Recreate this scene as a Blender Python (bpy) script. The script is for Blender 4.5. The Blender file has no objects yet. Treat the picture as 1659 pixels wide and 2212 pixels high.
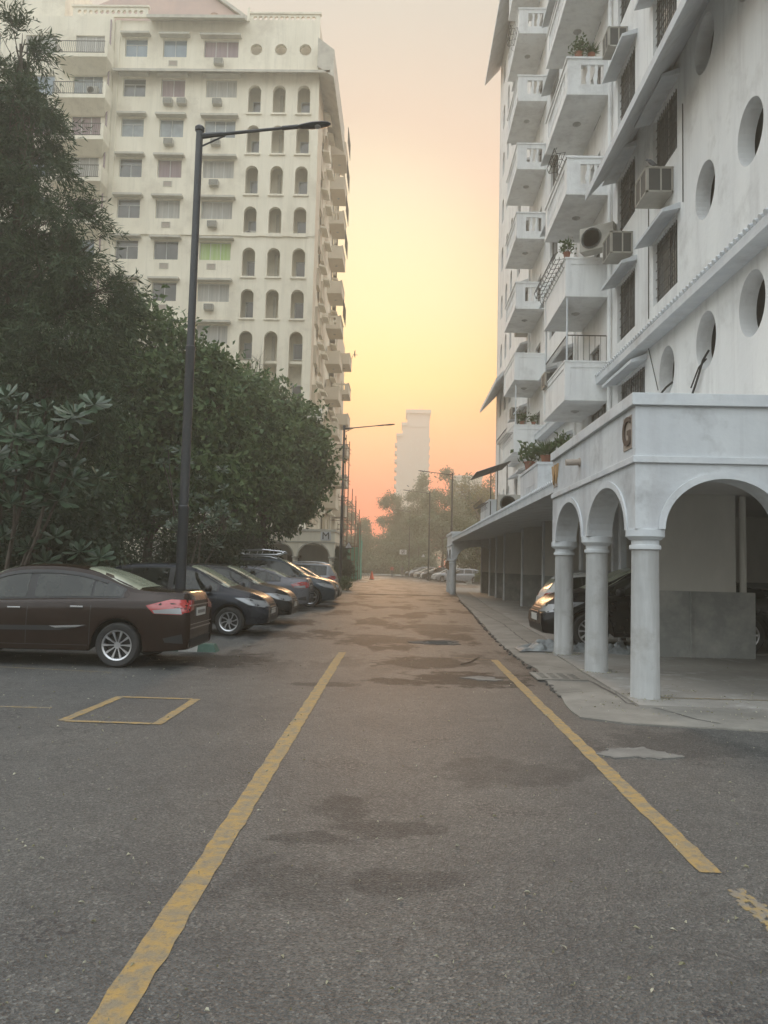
import bpy, bmesh, math, random
import numpy as np
from mathutils import Vector, Matrix, geometry
from mathutils.bvhtree import BVHTree
R = math.radians
random.seed(7); rng = np.random.default_rng(7)
scene = bpy.context.scene
col = scene.collection

# ------------------------------------------------------------------ camera
cam_d = bpy.data.cameras.new('camera'); cam = bpy.data.objects.new('camera', cam_d); col.objects.link(cam)
cam_d.sensor_fit = 'HORIZONTAL'; cam_d.sensor_width = 36.0; cam_d.lens = 36.0*1661/1659
cam_d.clip_start = 0.05; cam_d.clip_end = 3000
cam.matrix_world = Matrix.Translation((0, 0, 1.56)) @ Matrix.Rotation(R(1.28), 4, 'Z') @ Matrix.Rotation(R(94.04), 4, 'X') @ Matrix.Rotation(0.024, 4, 'Z')
scene.camera = cam
# ------------------------------------------------------------------ render settings
scene.view_settings.view_transform = 'Standard'; scene.view_settings.look = 'None'
scene.view_settings.exposure = 0.22; scene.view_settings.gamma = 1.0
scene.render.engine = 'CYCLES'
cy = scene.cycles
cy.max_bounces = 6; cy.diffuse_bounces = 3; cy.glossy_bounces = 3; cy.transmission_bounces = 3; cy.volume_bounces = 1
cy.transparent_max_bounces = 12; cy.use_denoising = True
cy.sample_clamp_indirect = 4.0
# ------------------------------------------------------------------ world: hazy sunrise sky
SUN_EL, SUN_AZ = 16.0, -3.5          # azimuth measured from +Y towards +X
SKY = dict(back=3.3, zenith=2.9)
w = bpy.data.worlds.new('World'); scene.world = w; w.use_nodes = True
nt = w.node_tree; N = nt.nodes; L = nt.links
bg = N['Background']; bg.inputs['Strength'].default_value = 0.1
sky = N.new('ShaderNodeTexSky'); sky.sky_type = 'NISHITA'; sky.sun_disc = False
sky.sun_elevation = R(SUN_EL); sky.sun_rotation = R(SUN_AZ); sky.dust_density = 5.0; sky.air_density = 2.0
tc = N.new('ShaderNodeTexCoord')
sep = N.new('ShaderNodeSeparateXYZ'); L.new(tc.outputs['Generated'], sep.inputs[0])
asn = N.new('ShaderNodeMath'); asn.operation = 'ARCSINE'; L.new(sep.outputs['Z'], asn.inputs[0])
mr = N.new('ShaderNodeMapRange'); mr.inputs['From Min'].default_value = 0; mr.inputs['From Max'].default_value = R(60)
L.new(asn.outputs[0], mr.inputs['Value'])
def ramp(tree, stops, fac):
    r = tree.nodes.new('ShaderNodeValToRGB'); e = r.color_ramp.elements
    while len(e) < len(stops): e.new(0.5)
    for i, (p, c) in enumerate(stops):
        e[i].position = p; e[i].color = (*c, 1)
    tree.links.new(fac, r.inputs[0]); return r
def S(r, g, b):
    f = lambda c: ((c/255+0.055)/1.055)**2.4 if c > 10 else c/255/12.92
    return (f(r), f(g), f(b))
HD = lambda r, g, b: (r/2, g/2, b/2)
frontramp_h = ramp(nt, [(0.0, HD(2.0,.10,.0)), (.095, HD(1.9,.12,.0)), (.15, HD(1.7,.40,.02)), (.225, HD(1.45,.66,.12)), (.31, HD(1.08,.66,.34)),
                      (.45, HD(.92,.67,.52)), (.62, HD(.70,.65,.58)), (.75, HD(.76,.75,.71)), (1.0, HD(.70,.72,.76))], mr.outputs[0])
frontramp = N.new('ShaderNodeVectorMath'); frontramp.operation = 'SCALE'; frontramp.inputs['Scale'].default_value = 1.75; L.new(frontramp_h.outputs[0], frontramp.inputs[0])
backramp = ramp(nt, [(0.0, (.10,.10,.095)), (.18, (.17,.17,.165)), (.42, (.53,.58,.60)), (1.0, (.57,.62,.67))], mr.outputs[0])
nrm = N.new('ShaderNodeVectorMath'); nrm.operation = 'MULTIPLY'; nrm.inputs[1].default_value = (1, 1, 0); L.new(tc.outputs['Generated'], nrm.inputs[0])
nr2 = N.new('ShaderNodeVectorMath'); nr2.operation = 'NORMALIZE'; L.new(nrm.outputs[0], nr2.inputs[0])
dot = N.new('ShaderNodeVectorMath'); dot.operation = 'DOT_PRODUCT'; L.new(nr2.outputs[0], dot.inputs[0])
dot.inputs[1].default_value = (math.sin(R(SUN_AZ)), math.cos(R(SUN_AZ)), 0)
azr = N.new('ShaderNodeMapRange'); azr.interpolation_type = 'SMOOTHSTEP'; azr.inputs['From Min'].default_value = 0.1; azr.inputs['From Max'].default_value = 0.95
L.new(dot.outputs['Value'], azr.inputs['Value'])
bsc = N.new('ShaderNodeVectorMath'); bsc.operation = 'SCALE'; bsc.inputs['Scale'].default_value = SKY['back']; L.new(backramp.outputs[0], bsc.inputs[0])
mixa = N.new('ShaderNodeMix'); mixa.data_type = 'RGBA'; L.new(azr.outputs[0], mixa.inputs['Factor']); L.new(bsc.outputs[0], mixa.inputs['A']); L.new(frontramp.outputs[0], mixa.inputs['B'])
# soft bright patch around the hidden sun
dsun = N.new('ShaderNodeVectorMath'); dsun.operation = 'DOT_PRODUCT'; L.new(tc.outputs['Generated'], dsun.inputs[0])
ge = R(SUN_EL+2)
dsun.inputs[1].default_value = (math.sin(R(SUN_AZ))*math.cos(ge), math.cos(R(SUN_AZ))*math.cos(ge), math.sin(ge))
gl = N.new('ShaderNodeMapRange'); gl.interpolation_type = 'SMOOTHSTEP'; gl.inputs['From Min'].default_value = math.cos(R(14)); gl.inputs['From Max'].default_value = 1.0
L.new(dsun.outputs['Value'], gl.inputs['Value'])
glc = N.new('ShaderNodeMix'); glc.data_type = 'RGBA'; L.new(gl.outputs[0], glc.inputs['Factor']); glc.inputs['A'].default_value = (0, 0, 0, 1); glc.inputs['B'].default_value = (0.08, 0.27, 0.16, 1)
# bright overhead haze, above the frame
zen = N.new('ShaderNodeMapRange'); zen.interpolation_type = 'SMOOTHSTEP'; zen.inputs['From Min'].default_value = R(40); zen.inputs['From Max'].default_value = R(66)
zen.inputs['To Min'].default_value = 1.0; zen.inputs['To Max'].default_value = SKY['zenith']; L.new(asn.outputs[0], zen.inputs['Value'])
zsc = N.new('ShaderNodeVectorMath'); zsc.operation = 'SCALE'; L.new(frontramp.outputs[0], zsc.inputs[0]); L.new(zen.outputs[0], zsc.inputs['Scale']); L.new(zsc.outputs[0], mixa.inputs['B'])
addg = N.new('ShaderNodeVectorMath'); addg.operation = 'ADD'; L.new(mixa.outputs['Result'], addg.inputs[0]); L.new(glc.outputs['Result'], addg.inputs[1])
sc10 = N.new('ShaderNodeVectorMath'); sc10.operation = 'SCALE'; sc10.inputs['Scale'].default_value = 10.0; L.new(addg.outputs[0], sc10.inputs[0])
mixs = N.new('ShaderNodeMix'); mixs.data_type = 'RGBA'; mixs.inputs['Factor'].default_value = 0.94
L.new(sky.outputs[0], mixs.inputs['A']); L.new(sc10.outputs[0], mixs.inputs['B']); L.new(mixs.outputs['Result'], bg.inputs['Color'])
# ------------------------------------------------------------------ sun, low behind the haze
sd = bpy.data.lights.new('sun', 'SUN'); sd.energy = 1.3; sd.angle = R(12); sd.color = (1.0, 0.58, 0.30)
so = bpy.data.objects.new('sun', sd); col.objects.link(so)
dirv = Vector((math.sin(R(SUN_AZ))*math.cos(R(SUN_EL)), math.cos(R(SUN_AZ))*math.cos(R(SUN_EL)), math.sin(R(SUN_EL))))
so.rotation_euler = dirv.to_track_quat('Z', 'Y').to_euler(); so.location = (0, 0, 60)

# ------------------------------------------------------------------ helpers
def mat(name, color, rough=0.7, metal=0.0, c2=None, nscale=2.0, stretch=(1,1,1), bump=0.0, bscale=40.0, coat=0.0, spec=0.5,
        island=None, coords='P', detail=5.0, lo=0.35, hi=0.65, dirt=None, dscale=0.7, transl=0.0, rvar=0.0, streak=None):
    m = bpy.data.materials.new(name); m.use_nodes = True; t = m.node_tree; n = t.nodes; l = t.links
    b = n['Principled BSDF']; b.inputs['Base Color'].default_value = (*color, 1); b.inputs['Roughness'].default_value = rough
    b.inputs['Metallic'].default_value = metal; b.inputs['Specular IOR Level'].default_value = spec
    if coat: b.inputs['Coat Weight'].default_value = coat; b.inputs['Coat Roughness'].default_value = 0.06
    if coords == 'P':
        src = n.new('ShaderNodeNewGeometry').outputs['Position']
    else:
        src = n.new('ShaderNodeTexCoord').outputs['Object']
    out = None
    if c2 is not None or bump or dirt or rvar:
        mp = n.new('ShaderNodeMapping'); mp.inputs['Scale'].default_value = stretch; l.new(src, mp.inputs[0])
    if c2 is not None:
        nz = n.new('ShaderNodeTexNoise'); nz.inputs['Scale'].default_value = nscale; nz.inputs['Detail'].default_value = detail
        nz.inputs['Roughness'].default_value = 0.62; l.new(mp.outputs[0], nz.inputs['Vector'])
        rp = ramp(t, [(lo, color), (hi, c2)], nz.outputs['Fac']); out = rp.outputs[0]
    if dirt:
        nz = n.new('ShaderNodeTexNoise'); nz.inputs['Scale'].default_value = dscale; nz.inputs['Detail'].default_value = 8
        nz.inputs['Roughness'].default_value = 0.7; l.new(src, nz.inputs['Vector'])
        rp = ramp(t, [(0.52, (0,0,0)), (0.72, (1,1,1))], nz.outputs['Fac'])
        mx = n.new('ShaderNodeMix'); mx.data_type = 'RGBA'; l.new(rp.outputs[0], mx.inputs['Factor'])
        if out: l.new(out, mx.inputs['A'])
        else: mx.inputs['A'].default_value = (*color, 1)
        mx.inputs['B'].default_value = (*dirt, 1); out = mx.outputs['Result']
    if streak:
        ms_ = n.new('ShaderNodeMapping'); ms_.inputs['Scale'].default_value = (2.6, 2.6, .16); l.new(src, ms_.inputs[0])
        nz = n.new('ShaderNodeTexNoise'); nz.inputs['Scale'].default_value = 1.0; nz.inputs['Detail'].default_value = 7; nz.inputs['Roughness'].default_value = .7; l.new(ms_.outputs[0], nz.inputs['Vector'])
        rp = ramp(t, [(0.50, (0,0,0)), (0.74, (1,1,1))], nz.outputs['Fac'])
        mx = n.new('ShaderNodeMix'); mx.data_type = 'RGBA'; l.new(rp.outputs[0], mx.inputs['Factor'])
        if out: l.new(out, mx.inputs['A'])
        else: mx.inputs['A'].default_value = (*color, 1)
        mx.inputs['B'].default_value = (*streak, 1); out = mx.outputs['Result']
    if island:
        g = n.new('ShaderNodeNewGeometry')
        mx = n.new('ShaderNodeMix'); mx.data_type = 'RGBA'; l.new(g.outputs['Random Per Island'], mx.inputs['Factor'])
        if out: l.new(out, mx.inputs['A'])
        else: mx.inputs['A'].default_value = (*color, 1)
        mx.inputs['B'].default_value = (*island, 1); out = mx.outputs['Result']
    if out: l.new(out, b.inputs['Base Color'])
    if rvar:
        nz = n.new('ShaderNodeTexNoise'); nz.inputs['Scale'].default_value = 6; nz.inputs['Detail'].default_value = 6; l.new(mp.outputs[0], nz.inputs['Vector'])
        mm = n.new('ShaderNodeMapRange'); mm.inputs['From Min'].default_value = .35; mm.inputs['From Max'].default_value = .7
        mm.inputs['To Min'].default_value = rough; mm.inputs['To Max'].default_value = rough+rvar; l.new(nz.outputs[0], mm.inputs[0]); l.new(mm.outputs[0], b.inputs['Roughness'])
    if bump:
        nz = n.new('ShaderNodeTexNoise'); nz.inputs['Scale'].default_value = bscale; nz.inputs['Detail'].default_value = 4; l.new(src, nz.inputs['Vector'])
        bp = n.new('ShaderNodeBump'); bp.inputs['Strength'].default_value = bump; bp.inputs['Distance'].default_value = 0.02
        l.new(nz.outputs['Fac'], bp.inputs['Height']); l.new(bp.outputs[0], b.inputs['Normal'])
    if transl:
        tr = n.new('ShaderNodeBsdfTranslucent'); ms = n.new('ShaderNodeMixShader'); ms.inputs[0].default_value = transl
        if out: l.new(out, tr.inputs['Color'])
        else: tr.inputs['Color'].default_value = (*color, 1)
        l.new(b.outputs[0], ms.inputs[1]); l.new(tr.outputs[0], ms.inputs[2]); l.new(ms.outputs[0], n['Material Output'].inputs['Surface'])
    return m

M = {}
M['white_plaster'] = mat('white_plaster', (.53,.555,.58), .75, c2=(.62,.645,.66), nscale=1.2, stretch=(1,1,.3), bump=.5, bscale=6, dirt=(.38,.39,.40), dscale=1.5, streak=(.46,.47,.49))
M['wall_white'] = mat('wall_white', (.76,.77,.77), .75, c2=(.84,.85,.84), nscale=1.2, stretch=(1,1,.3), bump=.25, bscale=9, dirt=(.58,.58,.57), dscale=.8, streak=(.62,.62,.62))
M['white_trim'] = mat('white_trim', (.54,.57,.60), .7, c2=(.63,.655,.67), nscale=2.5, bump=.2, bscale=14, dirt=(.45,.45,.45), dscale=1.3)
M['soffit'] = mat('soffit', (.55,.55,.54), .85, c2=(.62,.61,.60), nscale=.8)
M['column_plaster'] = mat('column_plaster', (.38,.39,.39), .7, c2=(.54,.55,.55), nscale=3.5, stretch=(1,1,.14), bump=.6, bscale=7, dirt=(.34,.335,.32), dscale=2.2, streak=(.30,.295,.285))
M['cream_plaster'] = mat('cream_plaster', (.72,.66,.53), .85, c2=(.80,.74,.61), nscale=.6, stretch=(1,1,.3), dirt=(.56,.50,.40), dscale=.35, streak=(.62,.57,.46))
M['cream_trim'] = mat('cream_trim', (.50,.47,.40), .85, c2=(.34,.31,.27), nscale=1.2, lo=.45, hi=.75)
M['cream_street'] = mat('cream_street', (.62,.54,.42), .85, c2=(.55,.48,.38), nscale=.7)  # deeper cream for the tower's street-side walls and balconies
M['pink_plaster'] = mat('pink_plaster', (.58,.42,.36), .85, c2=(.50,.37,.33), nscale=.8)
M['grey_wall'] = mat('grey_wall', (.66,.64,.59), .85, c2=(.55,.54,.50), nscale=1.1, stretch=(1,1,.4), bump=.2, bscale=8)
M['dado'] = mat('dado', (.26,.27,.26), .8, c2=(.44,.435,.41), nscale=1.4, lo=.45, hi=.7, bump=.2, bscale=10)
M['dark_void'] = mat('dark_void', (.02,.02,.022), .9)
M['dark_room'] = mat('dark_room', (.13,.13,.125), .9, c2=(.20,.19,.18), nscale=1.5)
M['glass_dark'] = mat('glass_dark', (.03,.032,.036), .10, c2=(.08,.08,.085), nscale=.6, spec=.8)
M['glass_pale'] = mat('glass_pale', (.12,.14,.155), .12, c2=(.26,.29,.30), nscale=.8, spec=.7)
M['glass_grille'] = mat('glass_grille', (.07,.073,.076), .10, c2=(.16,.16,.155), nscale=.9, spec=.8)
M['glass_blue'] = mat('glass_blue', (.10,.15,.20), .12, c2=(.16,.21,.25), nscale=.8, spec=.8)
M['curtain_pink'] = mat('curtain_pink', (.30,.22,.22), .5, c2=(.22,.15,.17), nscale=7, stretch=(1,1,.05))
M['curtain_white'] = mat('curtain_white', (.42,.40,.36), .5, c2=(.28,.27,.25), nscale=7, stretch=(1,1,.05))
M['curtain_green'] = mat('curtain_green', (.30,.45,.12), .5, c2=(.42,.52,.26), nscale=7, stretch=(1,1,.05))
M['frame_white'] = mat('frame_white', (.5,.5,.48), .5)
M['frame_grey'] = mat('frame_grey', (.20,.19,.18), .5)
M['iron'] = mat('iron', (.05,.048,.045), .6, metal=.4)
M['pole_paint'] = mat('pole_paint', (.038,.042,.048), .45, c2=(.06,.062,.065), nscale=20, lo=.55, hi=.75, metal=.2)
M['ac_beige'] = mat('ac_beige', (.42,.40,.35), .6, c2=(.34,.32,.28), nscale=4)
M['ac_dark'] = mat('ac_dark', (.07,.07,.065), .7)
M['concrete'] = mat('concrete', (.155,.148,.132), .9, c2=(.245,.232,.205), nscale=1.3, bump=.5, bscale=30, dirt=(.15,.14,.125), dscale=1.1, detail=9)
M['arcade_floor'] = mat('arcade_floor', (.30,.285,.26), .75, c2=(.19,.18,.165), nscale=.9, bump=.3, bscale=25, dirt=(.40,.39,.37), dscale=1.8, detail=9)
M['kerb_green'] = mat('kerb_green', (.04,.10,.075), .7, c2=(.08,.14,.11), nscale=6, bump=.3, bscale=20)
M['kerb_white'] = mat('kerb_white', (.48,.48,.46), .7, c2=(.36,.36,.34), nscale=6, bump=.3, bscale=20)
M['kerb_black'] = mat('kerb_black', (.06,.06,.06), .7)
M['soil'] = mat('soil', (.06,.05,.038), .95, c2=(.09,.075,.055), nscale=2, bump=.6, bscale=8)
M['terracotta'] = mat('terracotta', (.30,.12,.07), .8, c2=(.22,.10,.07), nscale=5)
M['clay_letter'] = mat('clay_letter', (.12,.085,.065), .85, c2=(.09,.065,.05), nscale=10)
M['clay_panel'] = mat('clay_panel', (.40,.34,.29), .85, c2=(.33,.28,.24), nscale=6)
M['ochre_letter'] = mat('ochre_letter', (.42,.26,.12), .85)
M['bark'] = mat('bark', (.065,.05,.038), .9, c2=(.12,.10,.08), nscale=9, stretch=(1,1,.25), bump=.6, bscale=14)
M['pale_bark'] = mat('pale_bark', (.16,.14,.12), .85, c2=(.24,.21,.18), nscale=6, bump=.4, bscale=12)
M['tar'] = mat('tar', (.02,.02,.02), .6)
M['rubber'] = mat('rubber', (.018,.018,.019), .8, c2=(.03,.029,.028), nscale=12, coords='O')
M['alloy'] = mat('alloy', (.52,.52,.53), .28, metal=.9)
M['alloy_dark'] = mat('alloy_dark', (.02,.02,.02), .5)
M['chrome'] = mat('chrome', (.6,.6,.6), .15, metal=1)
M['black_plastic'] = mat('black_plastic', (.015,.015,.016), .5)
M['car_glass'] = mat('car_glass', (.006,.008,.007), .04, c2=(.028,.030,.024), nscale=2.3, spec=.5, coords='O')
M['wet_glass'] = mat('wet_glass', (.20,.22,.165), .12, c2=(.32,.34,.26), nscale=3, spec=.9, coords='O')
M['red_lamp'] = mat('red_lamp', (.30,.008,.008), .12, spec=.8, coat=.8)
M['clear_lamp'] = mat('clear_lamp', (.26,.27,.28), .22, metal=.3, coat=.3)
M['plate'] = mat('plate', (.55,.55,.52), .4)
M['orange'] = mat('orange', (.65,.09,.03), .6)
M['green_net'] = mat('green_net', (.02,.22,.15), .8, c2=(.03,.30,.20), nscale=2)
M['rust_pole'] = mat('rust_pole', (.12,.06,.04), .7)
M['sign_white'] = mat('sign_white', (.6,.6,.6), .5)
M['sign_black'] = mat('sign_black', (.03,.03,.03), .5)
M['brown_disc'] = mat('brown_disc', (.24,.13,.06), .7, c2=(.17,.09,.045), nscale=5)
M['tarp'] = mat('tarp', (.23,.25,.25), .6, c2=(.10,.11,.115), nscale=5, bump=.6, bscale=9)
M['rooftile'] = mat('rooftile', (.22,.19,.17), .85)
M['awning'] = mat('awning', (.55,.55,.50), .5, transl=.6)
M['lamp_glass'] = mat('lamp_glass', (.35,.35,.34), .4)

WP = {}
def tag(o, label=None, cat=None, group=None, kind=None):
    if label: o['label'] = label
    if cat: o['category'] = cat
    if group: o['group'] = group
    if kind: o['kind'] = kind
    return o
def link(o, parent, org):
    col.objects.link(o); org = Vector(org)
    if parent is not None:
        o.parent = parent; o.location = org - WP[parent.name]
    else: o.location = org
    WP[o.name] = org
    return o
def empty(name, loc, label, cat, group=None, rz=0):
    o = bpy.data.objects.new(name, None); o.empty_display_size = .3
    link(o, None, loc); o.rotation_euler.z = rz
    return tag(o, label, cat, group)
def inst(name, me, parent, org, rz=0):
    o = link(bpy.data.objects.new(name, me), parent, org); o.rotation_euler.z = rz; return o
def dup(root, loc, rz=None, label=None, group=None):
    r = root.copy(); col.objects.link(r); r.location = loc; WP[r.name] = Vector(loc)
    if rz is not None: r.rotation_euler.z = rz
    if label: r['label'] = label
    if group: r['group'] = group
    def rec(a, b):
        for ch in a.children:
            c = ch.copy(); col.objects.link(c); c.parent = b; rec(ch, c)
    rec(root, r); return r

class MB:
    def __init__(s): s.v = []; s.f = []; s.m = []
    def add(s, vs, fs, m=0):
        b = len(s.v); s.v.extend([tuple(x) for x in vs]); s.f.extend([tuple(i+b for i in f) for f in fs]); s.m.extend([m]*len(fs)); return s
    def box(s, x0, x1, y0, y1, z0, z1, m=0):
        return s.add([(x0,y0,z0),(x1,y0,z0),(x1,y1,z0),(x0,y1,z0),(x0,y0,z1),(x1,y0,z1),(x1,y1,z1),(x0,y1,z1)],
              [(0,3,2,1),(4,5,6,7),(0,1,5,4),(1,2,6,5),(2,3,7,6),(3,0,4,7)], m)
    def tube(s, p0, p1, r0, r1=None, n=8, m=0, cap=True):
        r1 = r0 if r1 is None else r1; p0 = Vector(p0); p1 = Vector(p1); d = (p1-p0)
        if d.length < 1e-6: return s
        q = d.to_track_quat('Z', 'Y'); vs = []
        for p, r in ((p0, r0), (p1, r1)):
            for i in range(n):
                a = 2*math.pi*i/n; vs.append(p + q @ Vector((r*math.cos(a), r*math.sin(a), 0)))
        fs = [(i, (i+1) % n, n+(i+1) % n, n+i) for i in range(n)]
        if cap: fs += [tuple(range(n-1, -1, -1)), tuple(range(n, 2*n))]
        return s.add(vs, fs, m)
    def path(s, pts, r, n=6, m=0):
        for a, b in zip(pts[:-1], pts[1:]): s.tube(a, b, r, r, n, m)
        return s
    def lathe(s, prof, c=(0,0,0), n=24, m=0, axis='Z', cap=True):
        vs = []
        for r, z in prof:
            for i in range(n):
                a = 2*math.pi*i/n; x, y = r*math.cos(a), r*math.sin(a)
                p = (x, y, z) if axis == 'Z' else ((x, z, y) if axis == 'Y' else (z, x, y))
                vs.append((p[0]+c[0], p[1]+c[1], p[2]+c[2]))
        fs = []
        for k in range(len(prof)-1):
            for i in range(n): fs.append((k*n+i, k*n+(i+1) % n, (k+1)*n+(i+1) % n, (k+1)*n+i))
        if cap: fs += [tuple(range(n-1, -1, -1)), tuple(range((len(prof)-1)*n, len(prof)*n))]
        return s.add(vs, fs, m)
    def slab(s, outer, holes, plane, t, m=0, mr=None):
        """outer/holes: 2D loops (a,b). plane ('X',x0): a=y,b=z, thickness towards +x*t ; ('Y',y0): a=x,b=z ; ('Z',z0): a=x,b=y"""
        ax, c0 = plane
        mp = {'X': lambda a,b,c: (c0+c, a, b), 'Y': lambda a,b,c: (a, c0+c, b), 'Z': lambda a,b,c: (a, b, c0+c)}[ax]
        loops = [outer]+list(holes); flat = [p for lp in loops for p in lp]
        tris = geometry.tessellate_polygon([[Vector((p[0], p[1], 0)) for p in lp] for lp in loops])
        n = len(flat)
        s.add([mp(a,b,0) for a,b in flat], [tuple(x) for x in tris], m)
        s.add([mp(a,b,t) for a,b in flat], [tuple(reversed(x)) for x in tris], m)
        for lp in loops:
            k = len(lp); s.add([mp(a,b,0) for a,b in lp]+[mp(a,b,t) for a,b in lp], [(i, (i+1) % k, k+(i+1) % k, k+i) for i in range(k)], m if mr is None else mr)
        return s
    def part(s, key):
        gs = {}
        for f, m in zip(s.f, s.m):
            c = [sum(s.v[i][k] for i in f)/len(f) for k in range(3)]; gs.setdefault(key(c), []).append((f, m))
        out = []
        for k_ in sorted(gs):
            o = MB(); mp = {}
            for f, m in gs[k_]:
                ff = []
                for i in f:
                    if i not in mp: mp[i] = len(o.v); o.v.append(s.v[i])
                    ff.append(mp[i])
                o.f.append(tuple(ff)); o.m.append(m)
            out.append(o)
        return out
    def mesh(s, name, mats, org=(0,0,0), smooth=None, bevel=0):
        me = bpy.data.meshes.new(name); o = Vector(org)
        me.from_pydata([Vector(v)-o for v in s.v], [], s.f); 
        for k in mats: me.materials.append(M[k] if isinstance(k, str) else k)
        if len(mats) > 1: me.polygons.foreach_set('material_index', s.m)
        if bevel:
            bm = bmesh.new(); bm.from_mesh(me); bmesh.ops.remove_doubles(bm, verts=bm.verts, dist=1e-4)
            ed = [e for e in bm.edges if len(e.link_faces) == 2 and e.calc_face_angle(0) > .6]
            bmesh.ops.bevel(bm, geom=ed, offset=bevel, segments=2, affect='EDGES', profile=.6); bm.to_mesh(me); bm.free()
        if smooth is not None:
            me.polygons.foreach_set('use_smooth', [True]*len(me.polygons)); me.set_sharp_from_angle(angle=R(smooth))
        me.update(); return me
    def build(s, name, mats, parent=None, org=None, smooth=None, bevel=0):
        if org is None: org = WP[parent.name] if parent is not None else (0,0,0)
        if isinstance(mats, str): mats = [mats]
        return link(bpy.data.objects.new(name, s.mesh(name, mats, org, smooth, bevel)), parent, org)
def bx(*a): return MB().box(*a)
def ell(ca, cb, ra, rb, n=28, a0=0, a1=360):
    full = abs(a1-a0) >= 360
    return [(ca+ra*math.cos(R(a0+(a1-a0)*i/(n if full else n-1))), cb+rb*math.sin(R(a0+(a1-a0)*i/(n if full else n-1)))) for i in range(n)]
def arch(ca, half, zb, zs, rise, n=18): # opening: bottom zb, spring zs
    return [(ca-half, zb), (ca+half, zb)] + ell(ca, zs, half, rise, n, 0, 180)
def rect(a0, a1, b0, b1): return [(a0,b0),(a1,b0),(a1,b1),(a0,b1)]
HAZE_D = 0.0036
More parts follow.
